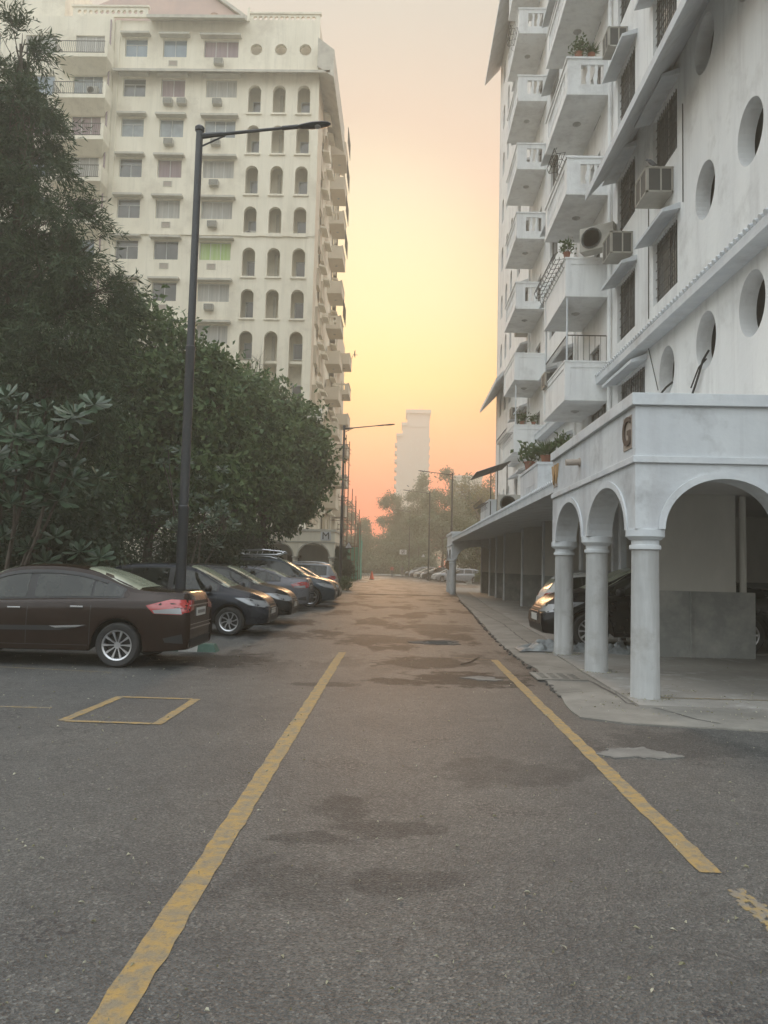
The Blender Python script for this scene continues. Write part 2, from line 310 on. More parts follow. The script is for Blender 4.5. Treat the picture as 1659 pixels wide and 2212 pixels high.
# ================================================================== GROUND
def asphalt():
    m = bpy.data.materials.new('asphalt'); m.use_nodes = True; t = m.node_tree; n = t.nodes; l = t.links; b = n['Principled BSDF']
    pos = n.new('ShaderNodeNewGeometry').outputs['Position']
    def noise(sc, det=6, ro=.6, vec=pos):
        z = n.new('ShaderNodeTexNoise'); z.inputs['Scale'].default_value = sc; z.inputs['Detail'].default_value = det; z.inputs['Roughness'].default_value = ro
        l.new(vec, z.inputs['Vector']); return z.outputs['Fac']
    def mix(f, a, bb, mode='MIX'):
        x = n.new('ShaderNodeMix'); x.data_type = 'RGBA'; x.blend_type = mode
        if isinstance(f, float): x.inputs['Factor'].default_value = f
        else: l.new(f, x.inputs['Factor'])
        for k, q in (('A', a), ('B', bb)):
            if isinstance(q, tuple): x.inputs[k].default_value = (*q, 1)
            else: l.new(q, x.inputs[k])
        return x.outputs['Result']
    vor = n.new('ShaderNodeTexVoronoi'); vor.inputs['Scale'].default_value = 92; l.new(pos, vor.inputs['Vector'])
    vr = ramp(t, [(0.0, (.034,.035,.034)), (.45, (.076,.077,.075)), (.8, (.118,.118,.113)), (1.0, (.24,.236,.215))], vor.outputs['Color'])
    big = ramp(t, [(.34, (.66,.67,.69)), (.66, (1.18,1.15,1.10))], noise(.55, 9, .7))
    c = mix(1.0, vr.outputs[0], big.outputs[0], 'MULTIPLY')
    mid = ramp(t, [(.35, (.84,.84,.84)), (.7, (1.1,1.1,1.1))], noise(5, 6, .7))
    c = mix(1.0, c, mid.outputs[0], 'MULTIPLY')
    # worn, polished tracks a little lighter
    # dark patches at set spots, ragged edges
    wob = noise(2.2, 6, .65); wob2 = n.new('ShaderNodeMath'); wob2.operation = 'MULTIPLY_ADD'; l.new(wob, wob2.inputs[0]); wob2.inputs[1].default_value = 3.2; wob2.inputs[2].default_value = -1.6
    tot = None
    for (x, y, rx, ry, s) in DARK_PATCHES:
        mp = n.new('ShaderNodeMapping'); mp.inputs['Location'].default_value = (-x/rx, -y/ry, 0); mp.inputs['Scale'].default_value = (1/rx, 1/ry, 0); l.new(pos, mp.inputs[0])
        ln = n.new('ShaderNodeVectorMath'); ln.operation = 'LENGTH'; l.new(mp.outputs[0], ln.inputs[0])
        ad = n.new('ShaderNodeMath'); ad.operation = 'ADD'; l.new(ln.outputs['Value'], ad.inputs[0]); l.new(wob2.outputs[0], ad.inputs[1])
        r_ = n.new('ShaderNodeMapRange'); r_.inputs['From Min'].default_value = 1.08; r_.inputs['From Max'].default_value = .78; r_.inputs['To Max'].default_value = s; l.new(ad.outputs[0], r_.inputs[0])
        if tot is None: tot = r_.outputs[0]
        else:
            q = n.new('ShaderNodeMath'); q.operation = 'MAXIMUM'; l.new(tot, q.inputs[0]); l.new(r_.outputs[0], q.inputs[1]); tot = q.outputs[0]
    # dappled tree shade painted as dark patches farther down the road
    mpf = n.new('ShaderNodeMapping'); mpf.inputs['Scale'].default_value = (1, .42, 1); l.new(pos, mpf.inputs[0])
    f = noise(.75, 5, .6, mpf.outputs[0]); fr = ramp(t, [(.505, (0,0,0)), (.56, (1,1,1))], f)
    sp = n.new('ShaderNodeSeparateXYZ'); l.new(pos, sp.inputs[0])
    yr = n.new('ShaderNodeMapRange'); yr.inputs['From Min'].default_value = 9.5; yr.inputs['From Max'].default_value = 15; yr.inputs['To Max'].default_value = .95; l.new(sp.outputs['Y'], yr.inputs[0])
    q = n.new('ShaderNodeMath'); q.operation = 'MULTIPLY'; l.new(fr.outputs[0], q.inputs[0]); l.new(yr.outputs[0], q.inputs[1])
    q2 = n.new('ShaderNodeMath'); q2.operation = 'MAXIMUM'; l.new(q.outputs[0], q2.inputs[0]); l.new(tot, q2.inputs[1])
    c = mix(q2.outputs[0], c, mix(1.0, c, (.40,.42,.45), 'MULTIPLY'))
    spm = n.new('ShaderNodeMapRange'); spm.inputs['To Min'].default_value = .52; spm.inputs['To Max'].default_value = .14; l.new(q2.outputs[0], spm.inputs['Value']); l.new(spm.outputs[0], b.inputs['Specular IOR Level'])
    # black oily grit
    g1 = ramp(t, [(.60, (0,0,0)), (.66, (1,1,1))], noise(1.1, 4, .5)); g2 = ramp(t, [(.5, (0,0,0)), (.56, (1,1,1))], noise(28, 4, .6))
    gm = n.new('ShaderNodeMath'); gm.operation = 'MULTIPLY'; l.new(g1.outputs[0], gm.inputs[0]); l.new(g2.outputs[0], gm.inputs[1])
    c = mix(gm.outputs[0], c, (.03,.03,.032))
    # hairline cracks in places
    mpc = n.new('ShaderNodeMapping'); l.new(pos, mpc.inputs[0]); wv = n.new('ShaderNodeTexNoise'); wv.inputs['Scale'].default_value = 3; l.new(pos, wv.inputs['Vector'])
    av = n.new('ShaderNodeVectorMath'); av.operation = 'MULTIPLY_ADD'; l.new(wv.outputs['Color'], av.inputs[0]); av.inputs[1].default_value = (.5,.5,.5); l.new(pos, av.inputs[2])
    vc = n.new('ShaderNodeTexVoronoi'); vc.feature = 'DISTANCE_TO_EDGE'; vc.inputs['Scale'].default_value = 1.1; l.new(av.outputs[0], vc.inputs['Vector'])
    cr_ = ramp(t, [(.003, (1,1,1)), (.010, (0,0,0))], vc.outputs['Distance']); cm_ = ramp(t, [(.50, (0,0,0)), (.58, (1,1,1))], noise(.35, 3, .5))
    cmm = n.new('ShaderNodeMath'); cmm.operation = 'MULTIPLY'; l.new(cr_.outputs[0], cmm.inputs[0]); l.new(cm_.outputs[0], cmm.inputs[1])
    cm2 = n.new('ShaderNodeMath'); cm2.operation = 'MULTIPLY'; l.new(cmm.outputs[0], cm2.inputs[0]); cm2.inputs[1].default_value = .7
    c = mix(cm2.outputs[0], c, (.03,.03,.03))
    # pale grit specks
    v2 = n.new('ShaderNodeTexVoronoi'); v2.inputs['Scale'].default_value = 9; v2.inputs['Randomness'].default_value = 1; l.new(pos, v2.inputs['Vector'])
    pr = ramp(t, [(.035, (.55,.55,.55)), (.06, (0,0,0))], v2.outputs['Distance'])
    sc2 = n.new('ShaderNodeSeparateColor'); l.new(v2.outputs['Color'], sc2.inputs[0])
    gt = n.new('ShaderNodeMath'); gt.operation = 'GREATER_THAN'; gt.inputs[1].default_value = .72; l.new(sc2.outputs[0], gt.inputs[0])
    pm = n.new('ShaderNodeMath'); pm.operation = 'MULTIPLY'; l.new(pr.outputs[0], pm.inputs[0]); l.new(gt.outputs[0], pm.inputs[1])
    c = mix(pm.outputs[0], c, (.42,.42,.38))
    l.new(c, b.inputs['Base Color']); b.inputs['Roughness'].default_value = .58
    bp = n.new('ShaderNodeBump'); bp.inputs['Strength'].default_value = 1.0; bp.inputs['Distance'].default_value = .008; l.new(vor.outputs['Distance'], bp.inputs['Height'])
    bp2 = n.new('ShaderNodeBump'); bp2.inputs['Strength'].default_value = .35; bp2.inputs['Distance'].default_value = .03; l.new(noise(14, 5, .7), bp2.inputs['Height']); l.new(bp.outputs[0], bp2.inputs['Normal'])
    l.new(bp2.outputs[0], b.inputs['Normal'])
    return m
DARK_PATCHES = [(-.35,5.05,.20,.24,.45), (-.02,4.72,.30,.18,.45), (-.55,4.5,.30,.12,.5), (-.55,3.85,.28,.28,.3), (.9,6.1,.7,.42,.35), (.12,3.95,.28,.16,.35),
          (1.0,11.0,.95,.75,1.0), (.1,10.6,.5,.35,.9), (.45,12.8,.9,.8,.95), (-.9,10.2,.6,.2,.7), (-2.9,12.4,.9,1.0,.9), (-2.6,17.0,.8,1.0,.8), (2.6,7.2,.9,.6,.45), (-.4,16.5,1.0,1.2,.9), (1.1,20,1.0,1.5,.8)]
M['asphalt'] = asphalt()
def paint(name, color, worn, lo, hi, sc=6):
    m = mat(name, color, .7, c2=worn, nscale=sc, lo=lo, hi=hi, detail=9, bump=.5, bscale=90, dirt=(.11,.105,.095), dscale=26); return m
M['yellow_paint'] = paint('yellow_paint', (.33,.215,.07), (.20,.165,.11), .40, .62, 11)
M['yellow_worn'] = paint('yellow_worn', (.28,.20,.08), (.19,.17,.14), .40, .58, 18)
M['white_paint'] = paint('white_paint', (.50,.50,.47), (.25,.25,.24), .5, .75)
M['patch'] = mat('patch', (.12,.117,.108), .8, c2=(.19,.183,.168), nscale=3, bump=.2, bscale=40)

def structure(name, mb, mats, **k): return tag(mb.build(name, mats, **k), kind='structure')
structure('ground', MB().add([(-300,-25,-.03),(300,-25,-.03),(300,400,-.03),(-300,400,-.03)], [(0,1,2,3)]), 'soil')
road = [(-13,-20),(14,-20),(14,52),(16,62),(13,72),(14,90),(8,112),(0,132),(-14,150),(-60,170),(-60,162),(-20,141),(-8,128),(-5.6,112),(-5.4,60),(-12,58),(-12,50),(-12.5,10)]
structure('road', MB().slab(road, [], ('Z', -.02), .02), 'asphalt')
structure('verge_soil', MB().slab([(-40,8),(-9.4,8),(-9.2,14),(-9,47),(-40,47)], [], ('Z', -.01), .05), 'soil')
pave = [(1.95,8.35),(2.35,8.12),(3.7,7.86),(13,7.0),(13,62),(4.1,62),(3.62,49.4),(3.3,44),(2.98,38),(2.62,28),(2.35,22),(2.24,18.6),(2.12,15),(2.16,11.5),(2.0,9.6)]
pv = []
for (a, b_) in zip(pave, pave[1:]+pave[:1]):
    k = max(1, int(math.dist(a, b_)/.35)) if b_[1] < 50 and a[0] < 5 and b_[0] < 5 else 1
    for i in range(k):
        u = i/k; j = (0 if i == 0 and k == 1 else random.uniform(-.035,.035)); pv.append((a[0]+(b_[0]-a[0])*u+j, a[1]+(b_[1]-a[1])*u+j))
structure('pavement', MB().slab(pv, [], ('Z', -.015), .03), 'concrete')
# broken tar seam along the pavement edge
tm = MB()
edge = [(2.12,15),(2.24,18.6),(2.35,22),(2.62,28),(2.98,38)]
pts = [(1.98,9.7),(2.13,11.5),(2.08,13),(2.1,15),(2.2,18.6),(2.32,22),(2.58,28),(2.94,38)]
for a, b_ in zip(pts[:-1], pts[1:]):
    k = int(math.dist(a, b_)/.12)
    for i in range(k):
        u = i/k; x = a[0]+(b_[0]-a[0])*u+random.uniform(-.05,.03); y = a[1]+(b_[1]-a[1])*u; r_ = random.uniform(.012,.042)
        if random.random() < .6: tm.slab([(x+r_*random.uniform(.6,1.2)*math.cos(t_), y+1.6*r_*random.uniform(.6,1.2)*math.sin(t_)) for t_ in (0,1,2,3,4,5)], [], ('Z', .004), .016)
M['seam'] = mat('seam', (.075,.072,.066), .95)
tag(tm.build('crumbled_asphalt', 'seam'), kind='stuff')
structure('arcade_floor', MB().slab([(2.78,9.02),(13,8.4),(13,15.2),(2.9,14.75),(2.82,12)], [], ('Z', .0), .045), 'arcade_floor')
structure('parking_floor', MB().slab([(3.3,15.2),(12,15.2),(12,49.5),(4.4,49.5),(3.6,30)], [], ('Z', .016), .012), 'arcade_floor')
# cracks in the pavement
ck = MB()
for pth in ([(2.8,49),(2.75,40),(2.9,30),(2.95,22),(2.75,17),(2.7,14.8)], [(2.7,11.2),(2.75,10.2),(2.72,9.3),(3.0,8.95),(3.2,8.4),(3.5,8.0)], [(2.1,12.9),(2.5,12.6),(2.8,12.2)], [(2.02,9.9),(2.4,10.1),(2.7,10.0)]):
    q = []
    for a, b_ in zip(pth[:-1], pth[1:]):
        k = max(2, int(math.dist(a, b_)/.25))
        for i in range(k): u = i/k; q.append((a[0]+(b_[0]-a[0])*u+random.uniform(-.02,.02), a[1]+(b_[1]-a[1])*u+random.uniform(-.02,.02)))
    for a, b_ in zip(q[:-1], q[1:]):
        wd = random.uniform(.008,.022); ck.add([(a[0]-wd,a[1],.019),(a[0]+wd,a[1],.019),(b_[0]+wd,b_[1],.019),(b_[0]-wd,b_[1],.019)], [(0,1,2,3)])
structure('pavement_cracks', ck, 'seam')
structure('road_joint', MB().slab([(-4.6,42.0),(0,42.6),(5.4,42.9),(5.4,43.1),(0,42.85),(-4.6,42.2)], [], ('Z', 0), .012), 'seam')
def ragged(x0, y0, x1, y1, wd, mb, z=.004, step=.12, j=.008):
    d = math.dist((x0,y0),(x1,y1)); k = max(1, int(d/step)); nx, ny = -(y1-y0)/d, (x1-x0)/d; Lp = []; Rp = []
    for i in range(k+1):
        u = i/k; x = x0+(x1-x0)*u; y = y0+(y1-y0)*u
        a = wd/2+random.uniform(-j, j); b_ = wd/2+random.uniform(-j, j); Lp.append((x+nx*a, y+ny*a, z)); Rp.append((x-nx*b_, y-ny*b_, z))
    n0 = len(Lp); mb.add(Lp+Rp, [(i, i+1, n0+i+1, n0+i) for i in range(n0-1)]); return mb
def marking(name, segs, m, wd, z=.004, **k):
    mb = MB()
    for i, s_ in enumerate(segs): ragged(*s_, wd, mb, z=z+.0006*i, **k)
    return structure(name, mb, m)
marking('road_line', [(-.93,-3,-1.0,13.95)], 'yellow_paint', .135)
marking('road_line', [(1.665,4.18,1.655,13.4)], 'yellow_paint', .12)
fm = MB()
for i in range(110):
    u = (i+random.random())/110; x = 1.70+.02*u+random.uniform(-.045,.045); y = 3.98-1.0*u; r0 = random.uniform(.008,.034)*(.7+.6*u)
    fm.slab([(x+r0*random.uniform(.5,1.2)*math.cos(t_), y+1.5*r0*random.uniform(.5,1.2)*math.sin(t_)) for t_ in (0,.9,1.8,2.7,3.6,4.5,5.4)], [], ('Z', 0), .003+.00005*i)
structure('road_line', fm, 'yellow_worn')
marking('road_line', [(1.6,13.35,.95,13.6)], 'yellow_worn', .035)
marking('bay_marking', [(-3.22,7.47,-3.16,8.86),(-2.28,8.83,-2.29,7.42)], 'yellow_paint', .10)
marking('bay_marking', [(-3.14,8.83,-2.33,8.82),(-3.18,7.47,-2.35,7.44)], 'yellow_paint', .075, z=.0055)
marking('bay_marking', [(-9,11.45,-3.97,10.71)], 'yellow_worn', .035)
marking('bay_marking', [(-9,8.05,-3.6,8.08)], 'yellow_worn', .05)
marking('bay_marking', [(-8,22.6,-3.0,22.6)], 'white_paint', .05)
marking('floor_marking', [(2.95,9.55,8,9.62)], 'yellow_worn', .05, z=.049, j=.01)
for Yr, xs in ((76.5, (-5.1,-3.6,5.0,6.2)), (88.5, (-5.0,-3.9,-2.6,1.9,3.0)), (104, (-4.4,-3.4,-2.4,-1.4))):
    mb = MB()
    for x in xs: mb.add([(x-.42,Yr-1.1,.005),(x+.42,Yr-1.1,.005),(x+.42,Yr+1.1,.005),(x-.42,Yr+1.1,.005)], [(0,1,2,3)])
    structure('crossing_marking', mb, 'white_paint')
def blob(x, y, rx, ry, seed, n=110, z=.0045):
    r_ = random.Random(seed); ph = [r_.uniform(0, 6.28) for _ in range(6)]
    return [(x+rx*math.cos(t_)*(1+.22*math.sin(2*t_+ph[0])+.16*math.sin(3*t_+ph[1])+.10*math.sin(5*t_+ph[2])+.07*math.sin(9*t_+ph[3])+.06*math.sin(14*t_+ph[4])+.04*math.sin(23*t_+ph[5])),
             y+ry*math.sin(t_)*(1+.22*math.sin(2*t_+ph[0])+.16*math.sin(3*t_+ph[1])+.10*math.sin(5*t_+ph[2])+.07*math.sin(9*t_+ph[3])+.06*math.sin(14*t_+ph[4])+.04*math.sin(23*t_+ph[5]))) for t_ in [6.2832*i/n for i in range(n)]]
for (x,y,rx,ry,sd_) in ((2.08,6.80,.26,.22,3),(1.2,11.1,.26,.16,5),):
    structure('pavement_patch', MB().slab(blob(x,y,rx,ry,sd_), [], ('Z', .0), .0095), 'patch')
# fallen leaves, twigs and grit
lm = MB()
def ground_leaf(x, y, z, s, a):
    c, s_ = math.cos(a), math.sin(a); pr = [(-1,0,.0),(-.4,.32,.012),(.4,.3,.01),(1,0,.004),(.4,-.3,.012),(-.4,-.32,.006)]
    lm.add([(x+s*(p[0]*c-p[1]*s_), y+s*(p[0]*s_+p[1]*c), z+p[2]*random.uniform(.3,1.3)) for p in pr], [(0,1,2),(0,2,3),(0,3,4),(0,4,5)])
for i in range(1300):
    y = 2.1*math.exp(random.uniform(0, 2.8)); x = random.uniform(-1,1)*(.55*y+.6)
    ground_leaf(x, y, .004 if x < 2 else .05 if (x > 2.8 and 9 < y < 15) else .02, random.choice((.004,.005,.006,.008,.010,.016)), random.uniform(0,6.3))
for cx_, cy_ in ((3.03,9.6),(3.03,11.95),(3.03,14.3)):
    for i in range(70):
        a_ = random.uniform(0, 6.28); ground_leaf(cx_+random.uniform(.17,.36)*math.cos(a_), cy_-.05+random.uniform(.17,.34)*math.sin(a_), .05, random.uniform(.006,.02), random.uniform(0,6.3))
for i in range(200): ground_leaf(random.uniform(2.2,5.5), random.uniform(8.2,10.2), .05, random.uniform(.008,.018), random.uniform(0,6.3))
for i in range(200): ground_leaf(random.uniform(-8,-2.5), random.uniform(7,16), .005, random.uniform(.01,.02), random.uniform(0,6.3))
M['dry_leaf'] = mat('dry_leaf', (.16,.15,.07), .7, island=(.50,.48,.38))
tag(lm.build('fallen_leaves', 'dry_leaf'), kind='stuff', label='small dry leaves and pale grit scattered over the asphalt')
# twig on the road
tw = MB().path([(1.02,12.6,.012),(1.2,12.9,.015),(1.32,13.35,.014),(1.42,13.6,.02)], .008, 5)
tag(tw.build('twig', 'bark'), 'thin bare twig lying on the asphalt left of the right-hand yellow line', 'twig')
# drain grate in pavement
gx, gy = 2.33, 11.35
g_ = empty('drain_grate', (gx,gy,.015), 'rusty slotted drain grate set in the pavement beside the arcade columns', 'drain grate')
MB().slab(rect(gx-.36,gx+.36,gy-.34,gy+.34), [rect(gx-.3+.15*i+.02,gx-.3+.15*(i+1)-.03,gy-.28+.14*j+.03,gy-.28+.14*(j+1)-.03) for i in range(4) for j in range(4)], ('Z', .015), .02).build('grate', 'concrete', g_)
MB().box(gx-.34,gx+.34,gy-.32,gy+.32,.0155,.018).build('pit', 'dark_void', g_)
tag(MB().slab(blob(.83,16.2,.42,.55,21,n=30), [ell(.83,16.2,.33,.42)], ('Z', 0), .008).build('manhole_collar', 'seam'), kind='structure')
mh = MB().lathe([(.31,-.01),(.31,.006),(.27,.007),(.26,.004),(.02,.004)], (.83,16.2,0), 32)
for k in range(6): mh.box(.83-.2,.83+.2,16.2-.21+.08*k,16.2-.19+.08*k,.004,.008)
tag(mh.build('manhole_cover', 'seam'), 'round iron manhole cover in the asphalt mid road', 'manhole cover')

# ================================================================== ARCADES
def text_mesh(s, size, ext, off=.0):
    c = bpy.data.curves.new('letter', 'FONT'); c.body = s; c.size = size; c.extrude = ext; c.offset = off; c.align_x = 'CENTER'; c.align_y = 'CENTER'
    o = bpy.data.objects.new('letter', c); col.objects.link(o); bpy.context.view_layer.update()
    me = bpy.data.meshes.new_from_object(o.evaluated_get(bpy.context.evaluated_depsgraph_get())); bpy.data.objects.remove(o); bpy.data.curves.remove(c); return me
def place_text(name, s, size, m, parent, org, rot, ext=.008, off=.0):
    me = text_mesh(s, size, ext, off); me.materials.clear(); me.materials.append(M[m]); o = inst(name, me, parent, org); o.rotation_euler = rot; return o
def band(arches, a0, a1, zs, zt):
    p = [(a0, zs)]
    for (c, h, rise) in arches: p += [(c-h, zs)] + list(reversed(ell(c, zs, h, rise, 22, 0, 180)))[1:-1] + [(c+h, zs)]
    return p + [(a1, zs), (a1, zt), (a0, zt)]
def ring(c, h, rise, zs, wd):
    o = ell(c, zs, h+wd, rise+wd, 26, 180, 0); i = ell(c, zs, h+.001, rise+.001, 26, 0, 180); return o+i
col_mesh = MB().lathe([(.178,0),(.172,.3),(.168,1.0),(.162,1.84)], n=32)
cap_mesh = MB().lathe([(.162,1.84),(.186,1.845),(.19,1.87),(.186,1.895),(.166,1.90),(.166,1.955),(.195,1.965),(.215,1.99),(.232,2.0),(.232,2.085),(.2,2.09)], n=32)
def arcade(label, xo, sx, y0, y1, xin, front, side, mats, zs=2.09, zband=2.90, zt=3.76):
    """xo: outer street-side face, sx: +1 interior lies towards +x"""
    wall_m, trim_m, col_m = mats; T = .36
    root = empty('arcade', (xo+sx*.18, y0+.18, 0), label, 'arcade')
    X = lambda a: xo+sx*a
    fa = [(X(c), h, r_) for c, h, r_ in front]; fa.sort()
    xs = sorted((xo, X(xin)))
    mb = MB(); mb.slab(band(fa, xs[0], xs[1], zs, zt-.02), [], ('Y', y0), T)
    sa = [(y0+c, h, r_) for c, h, r_ in side]
    mb.slab(band(sa, y0+T+.001, y1, zs, zt-.02), [], ('X', xo), sx*T)
    mb.build('wall', wall_m, root)
    rb = MB()
    for c, h, r_ in fa: rb.slab(ring(c, h, r_, zs, .085), [], ('Y', y0-.022), .03)
    for c, h, r_ in sa: rb.slab(ring(c, h, r_, zs, .085), [], ('X', xo-sx*.022), sx*.03)
    rb.build('archivolt', trim_m, root)
    cb = MB()
    for (za, zb_, pr) in ((zt-.15, zt, .05), (zband, zband+.085, .035)):
        x_out = xo-sx*pr
        cb.box(min(x_out, X(xin)), max(x_out, X(xin)), y0-pr, y0+T if zb_ == zt else y0-.002, za, zb_)
        cb.box(min(x_out, X(T) if zb_ == zt else xo-sx*.002), max(x_out, X(T) if zb_ == zt else xo-sx*.002), y0+T+.001 if zb_ == zt else y0-.001, y1, za, zb_)
    cb.build('cornice', trim_m, root, bevel=.008)
    bx(min(X(T+.002), X(xin)), max(X(T+.002), X(xin)), y0+T+.002, y1, 3.02, 3.2).build('roof_slab', 'soffit', root)
    cm = col_mesh.mesh('column', [col_m], smooth=30); km = cap_mesh.mesh('capital', [trim_m], smooth=30)
    cen = []
    for c0, h, _ in front: cen += [(X(c0-h-.185), y0+.18), (X(c0+h+.185), y0+.18)]
    for c0, h, _ in side: cen += [(X(.18), y0+c0-h-.19), (X(.18), y0+c0+h+.19)]
    done = []
    for c in cen:
        if any(math.dist(c, d) < .35 for d in done): continue
        done.append(c); o = inst('column', cm, root, (c[0], c[1], .0)); inst('capital', km, o, (c[0], c[1], .0))
    return root
SIDE = [(1.365, .98, .63), (3.73, .98, .63)]
ga = arcade('white plastered arcade with round columns jutting towards the camera', 2.85, 1, 9.4, 14.5, 6.5, [(1.09, .73, .63), (2.91, .73, .63), (4.73, .73, .63)], SIDE, ('white_plaster','white_trim','column_plaster'))
# letter panels and drain spout on street side
for (yc, ch, m, pm) in ((9.70, 'G', 'clay_letter', 'clay_panel'), (14.22, 'W', 'ochre_letter', 'clay_panel')):
    p_ = MB().slab(rect(yc-.17, yc+.17, 3.1, 3.52), [rect(yc-.155, yc+.155, 3.115, 3.505)], ('X', 2.838), .014).box(2.846, 2.8495, yc-.155, yc+.155, 3.115, 3.505).build('letter_panel', pm, ga, org=(2.85, yc, 3.3))
    place_text('letter', ch, .50, m, p_, (2.836, yc, 3.31), (R(90), 0, R(-90)), .016, .006)
MB().tube((2.86,12.3,3.3), (2.62,12.3,3.29), .052, n=16).lathe([(.07,0),(.07,.03)], (2.83,12.3,3.3), 16, axis='X').build('drain_spout', 'clay_panel', ga, org=(2.85,12.3,3.3))
fa_ = arcade('small far white arcade at the end of the pavement with stained brown columns', 3.05, 1, 45.6, 50.4, 3.4, [(1.5, 1.2, .75)], SIDE, ('white_plaster','white_trim','column_plaster'), zt=3.72)
ma = arcade('beige arcade of the cream tower with an M panel over its arches', -4.24, -1, 49.5, 56.5, 8.6, [(1.36, 1.0, .85), (3.7, 1.0, .85), (6.04, 1.0, .85)], [(1.5, .95, .8), (4.2, .95, .8)], ('cream_plaster','cream_trim','cream_plaster'), zt=3.85, zband=2.98)
p_ = bx(-5.15,-4.5,49.46,49.5,3.12,3.70).build('letter_panel', 'sign_white', ma, org=(-4.82,49.5,3.4))
place_text('letter', 'M', .66, 'sign_black', p_, (-4.82,49.45,3.41), (R(90),0,0), .01, .0)
bx(-12.6,-5.0,56.0,56.2,0,3.0).build('back_wall', 'grey_wall', ma)
bx(-8.2,-7.2,55.85,56.0,0,2.2).build('door', 'clay_letter', ma)

# ================================================================== WHITE APARTMENT BUILDING (right)
WX = 6.2
G = empty('apartment_building', (WX, 9, 0), 'white plastered apartment block with balconies and round wall openings along the road', 'apartment block')
FZ = [3.4+3.2*k for k in range(13)]
def winpair(Y0, Y1, z0, z1): return (Y0, Y1, z0, z1)
wins = []
for k in range(0, 12):
    z = 5.0+3.2*k
    if k == 0: wins += [(19.65, 22.1, 5.35, 6.95), (23.4, 25.6, 5.3, 7.0)]
    else: wins += [(17.3, 19.0, z, z+1.6), (20.5, 22.2, z, z+1.7)]
    wins += [(28.0, 29.6, z, z+1.5), (31.0, 32.6, z, z+1.5), (38.4, 39.9, z, z+1.5), (41.2, 42.2, z, z+1.5)]
holes = [rect(*w_) for w_ in wins]
circ = [(13.62, 6.42+3.2*k) for k in range(12)] + [(15.7, 6.37+3.2*k) for k in range(12)] + [(18.03, 6.32)]
circ += [(11.5, 6.42+3.2*k) for k in range(12)]
for (y, z) in circ: holes.append(ell(y, z, .52, .6, 32))
for k in range(12):
    for y in (44.6, 46.7, 48.8): holes.append(arch(y, .42, 4.9+3.2*k, 6.0+3.2*k, .42, 10))
    for y in (24.2, 34.7): holes.append(rect(y, y+1.3, 3.55+3.2*k+(0 if k else 3.2), 5.6+3.2*k+(0 if k else 3.2))) if k else None
holes = [h for h in holes if h]
MB().slab(rect(7.0, 50.6, 3.35, 42), holes, ('X', WX), .32, mr=0).build('wall', 'wall_white', G)
MB().box(WX, 18, 50.601, 50.9, 3.35, 42).build('end_wall', 'white_plaster', G); MB().box(WX,18,6.7,6.999,3.35,42).build('end_wall', 'white_plaster', G)
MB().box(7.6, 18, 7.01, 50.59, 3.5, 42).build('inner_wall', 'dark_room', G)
MB().box(WX-.35, 18.3, 6.6, 51.2, 42, 42.3).build('roof', 'white_trim', G)
MB().box(WX+.33, 7.6, 7.01, 50.59, 3.2, 3.5).build('floor_slab', 'soffit', G)
# inner shade wall seen through the round openings
sh = MB()
for k in range(12):
    sh.box(WX+.325, 7.58, 7.05, 19.4, 3.52+3.2*k+2.35, 3.52+3.2*k+2.5) if 0 else None
# windows
def window_set(Y0, Y1, z0, z1, key, glass, bars=False):
    me = CACHE.get(key)
    wdt, hgt = Y1-Y0, z1-z0
    if me is None:
        f = MB(); T = .05
        f.box(0,.06,0,wdt,0,T).box(0,.06,0,wdt,hgt-T,hgt).box(0,.06,0,T,T,hgt-T).box(0,.06,wdt-T,wdt,T,hgt-T)
        nb = 2 if wdt < 1.9 else 3
        for i in range(1, nb): f.box(.005,.055,wdt*i/nb-T/2,wdt*i/nb+T/2,T,hgt-T)
        if bars:
            for i in range(1, 12): f.box(-.03,-.015,wdt*i/12-.006,wdt*i/12+.006,0,hgt, 1)
            for j in range(1, 7): f.box(-.032,-.018,0,wdt,hgt*j/7-.005,hgt*j/7+.005, 1)
        me = (f.mesh('window', ['frame_grey','iron']), bx(.03,.036,.04,wdt-.04,.04,hgt-.04).mesh('pane', ['glass_grille'])); CACHE[key] = me
    o = inst('window', me[0], G, (WX+.1, Y0, z0)); p = inst('pane', me[1], o, (WX+.1, Y0, z0))
    return o
CACHE = {}
for (a, b_, c, d) in wins:
    window_set(a, b_, c, d, (round(b_-a,2), round(d-c,2), a < 23), None, bars=a < 23)
for k in range(1, 12):
    for y in (24.2, 34.7): window_set(y, y+1.3, 3.55+3.2*k, 5.6+3.2*k, 'door', None)
# sloping sunshades over windows
ssm = {}
for (a, b_, c, d) in wins:
    Ln = b_-a+.4
    key = round(Ln, 2)
    if key not in ssm:
        v = [(0,0,0),(-.42,0,-.1),(-.42,0,-.02),(0,0,.14)]
        ssm[key] = MB().add([(x, y_, z_) for y_ in (0, Ln) for (x, _, z_) in v], [(0,1,2,3),(7,6,5,4),(0,4,5,1),(1,5,6,2),(2,6,7,3),(3,7,4,0)]).mesh('sunshade', ['white_trim'])
    inst('sunshade', ssm[key], G, (WX-.002, a-.2, d+.06))
# big sloping ledges
def ledge(y0, y1, zo, zi, dep, nm='ledge', th=.22):
    v = [(WX-.001, zi), (WX-dep, zo), (WX-dep, zo+th), (WX-.001, zi+th)]
    return MB().add([(x, y_, z_) for y_ in (y0, y1) for (x, z_) in v], [(0,1,2,3),(7,6,5,4),(0,4,5,1),(1,5,6,2),(2,6,7,3),(3,7,4,0)]).build(nm, 'white_trim', G, org=(WX, y0, zo))
ledge(7.2, 21.9, 12.35, 13.5, 1.03); ledge(42.6, 51.3, 12.0, 13.1, 1.05); ledge(42.6, 51.3, 35.0, 36.2, 1.05); ledge(7.2, 21.9, 35.0, 36.2, 1.03)
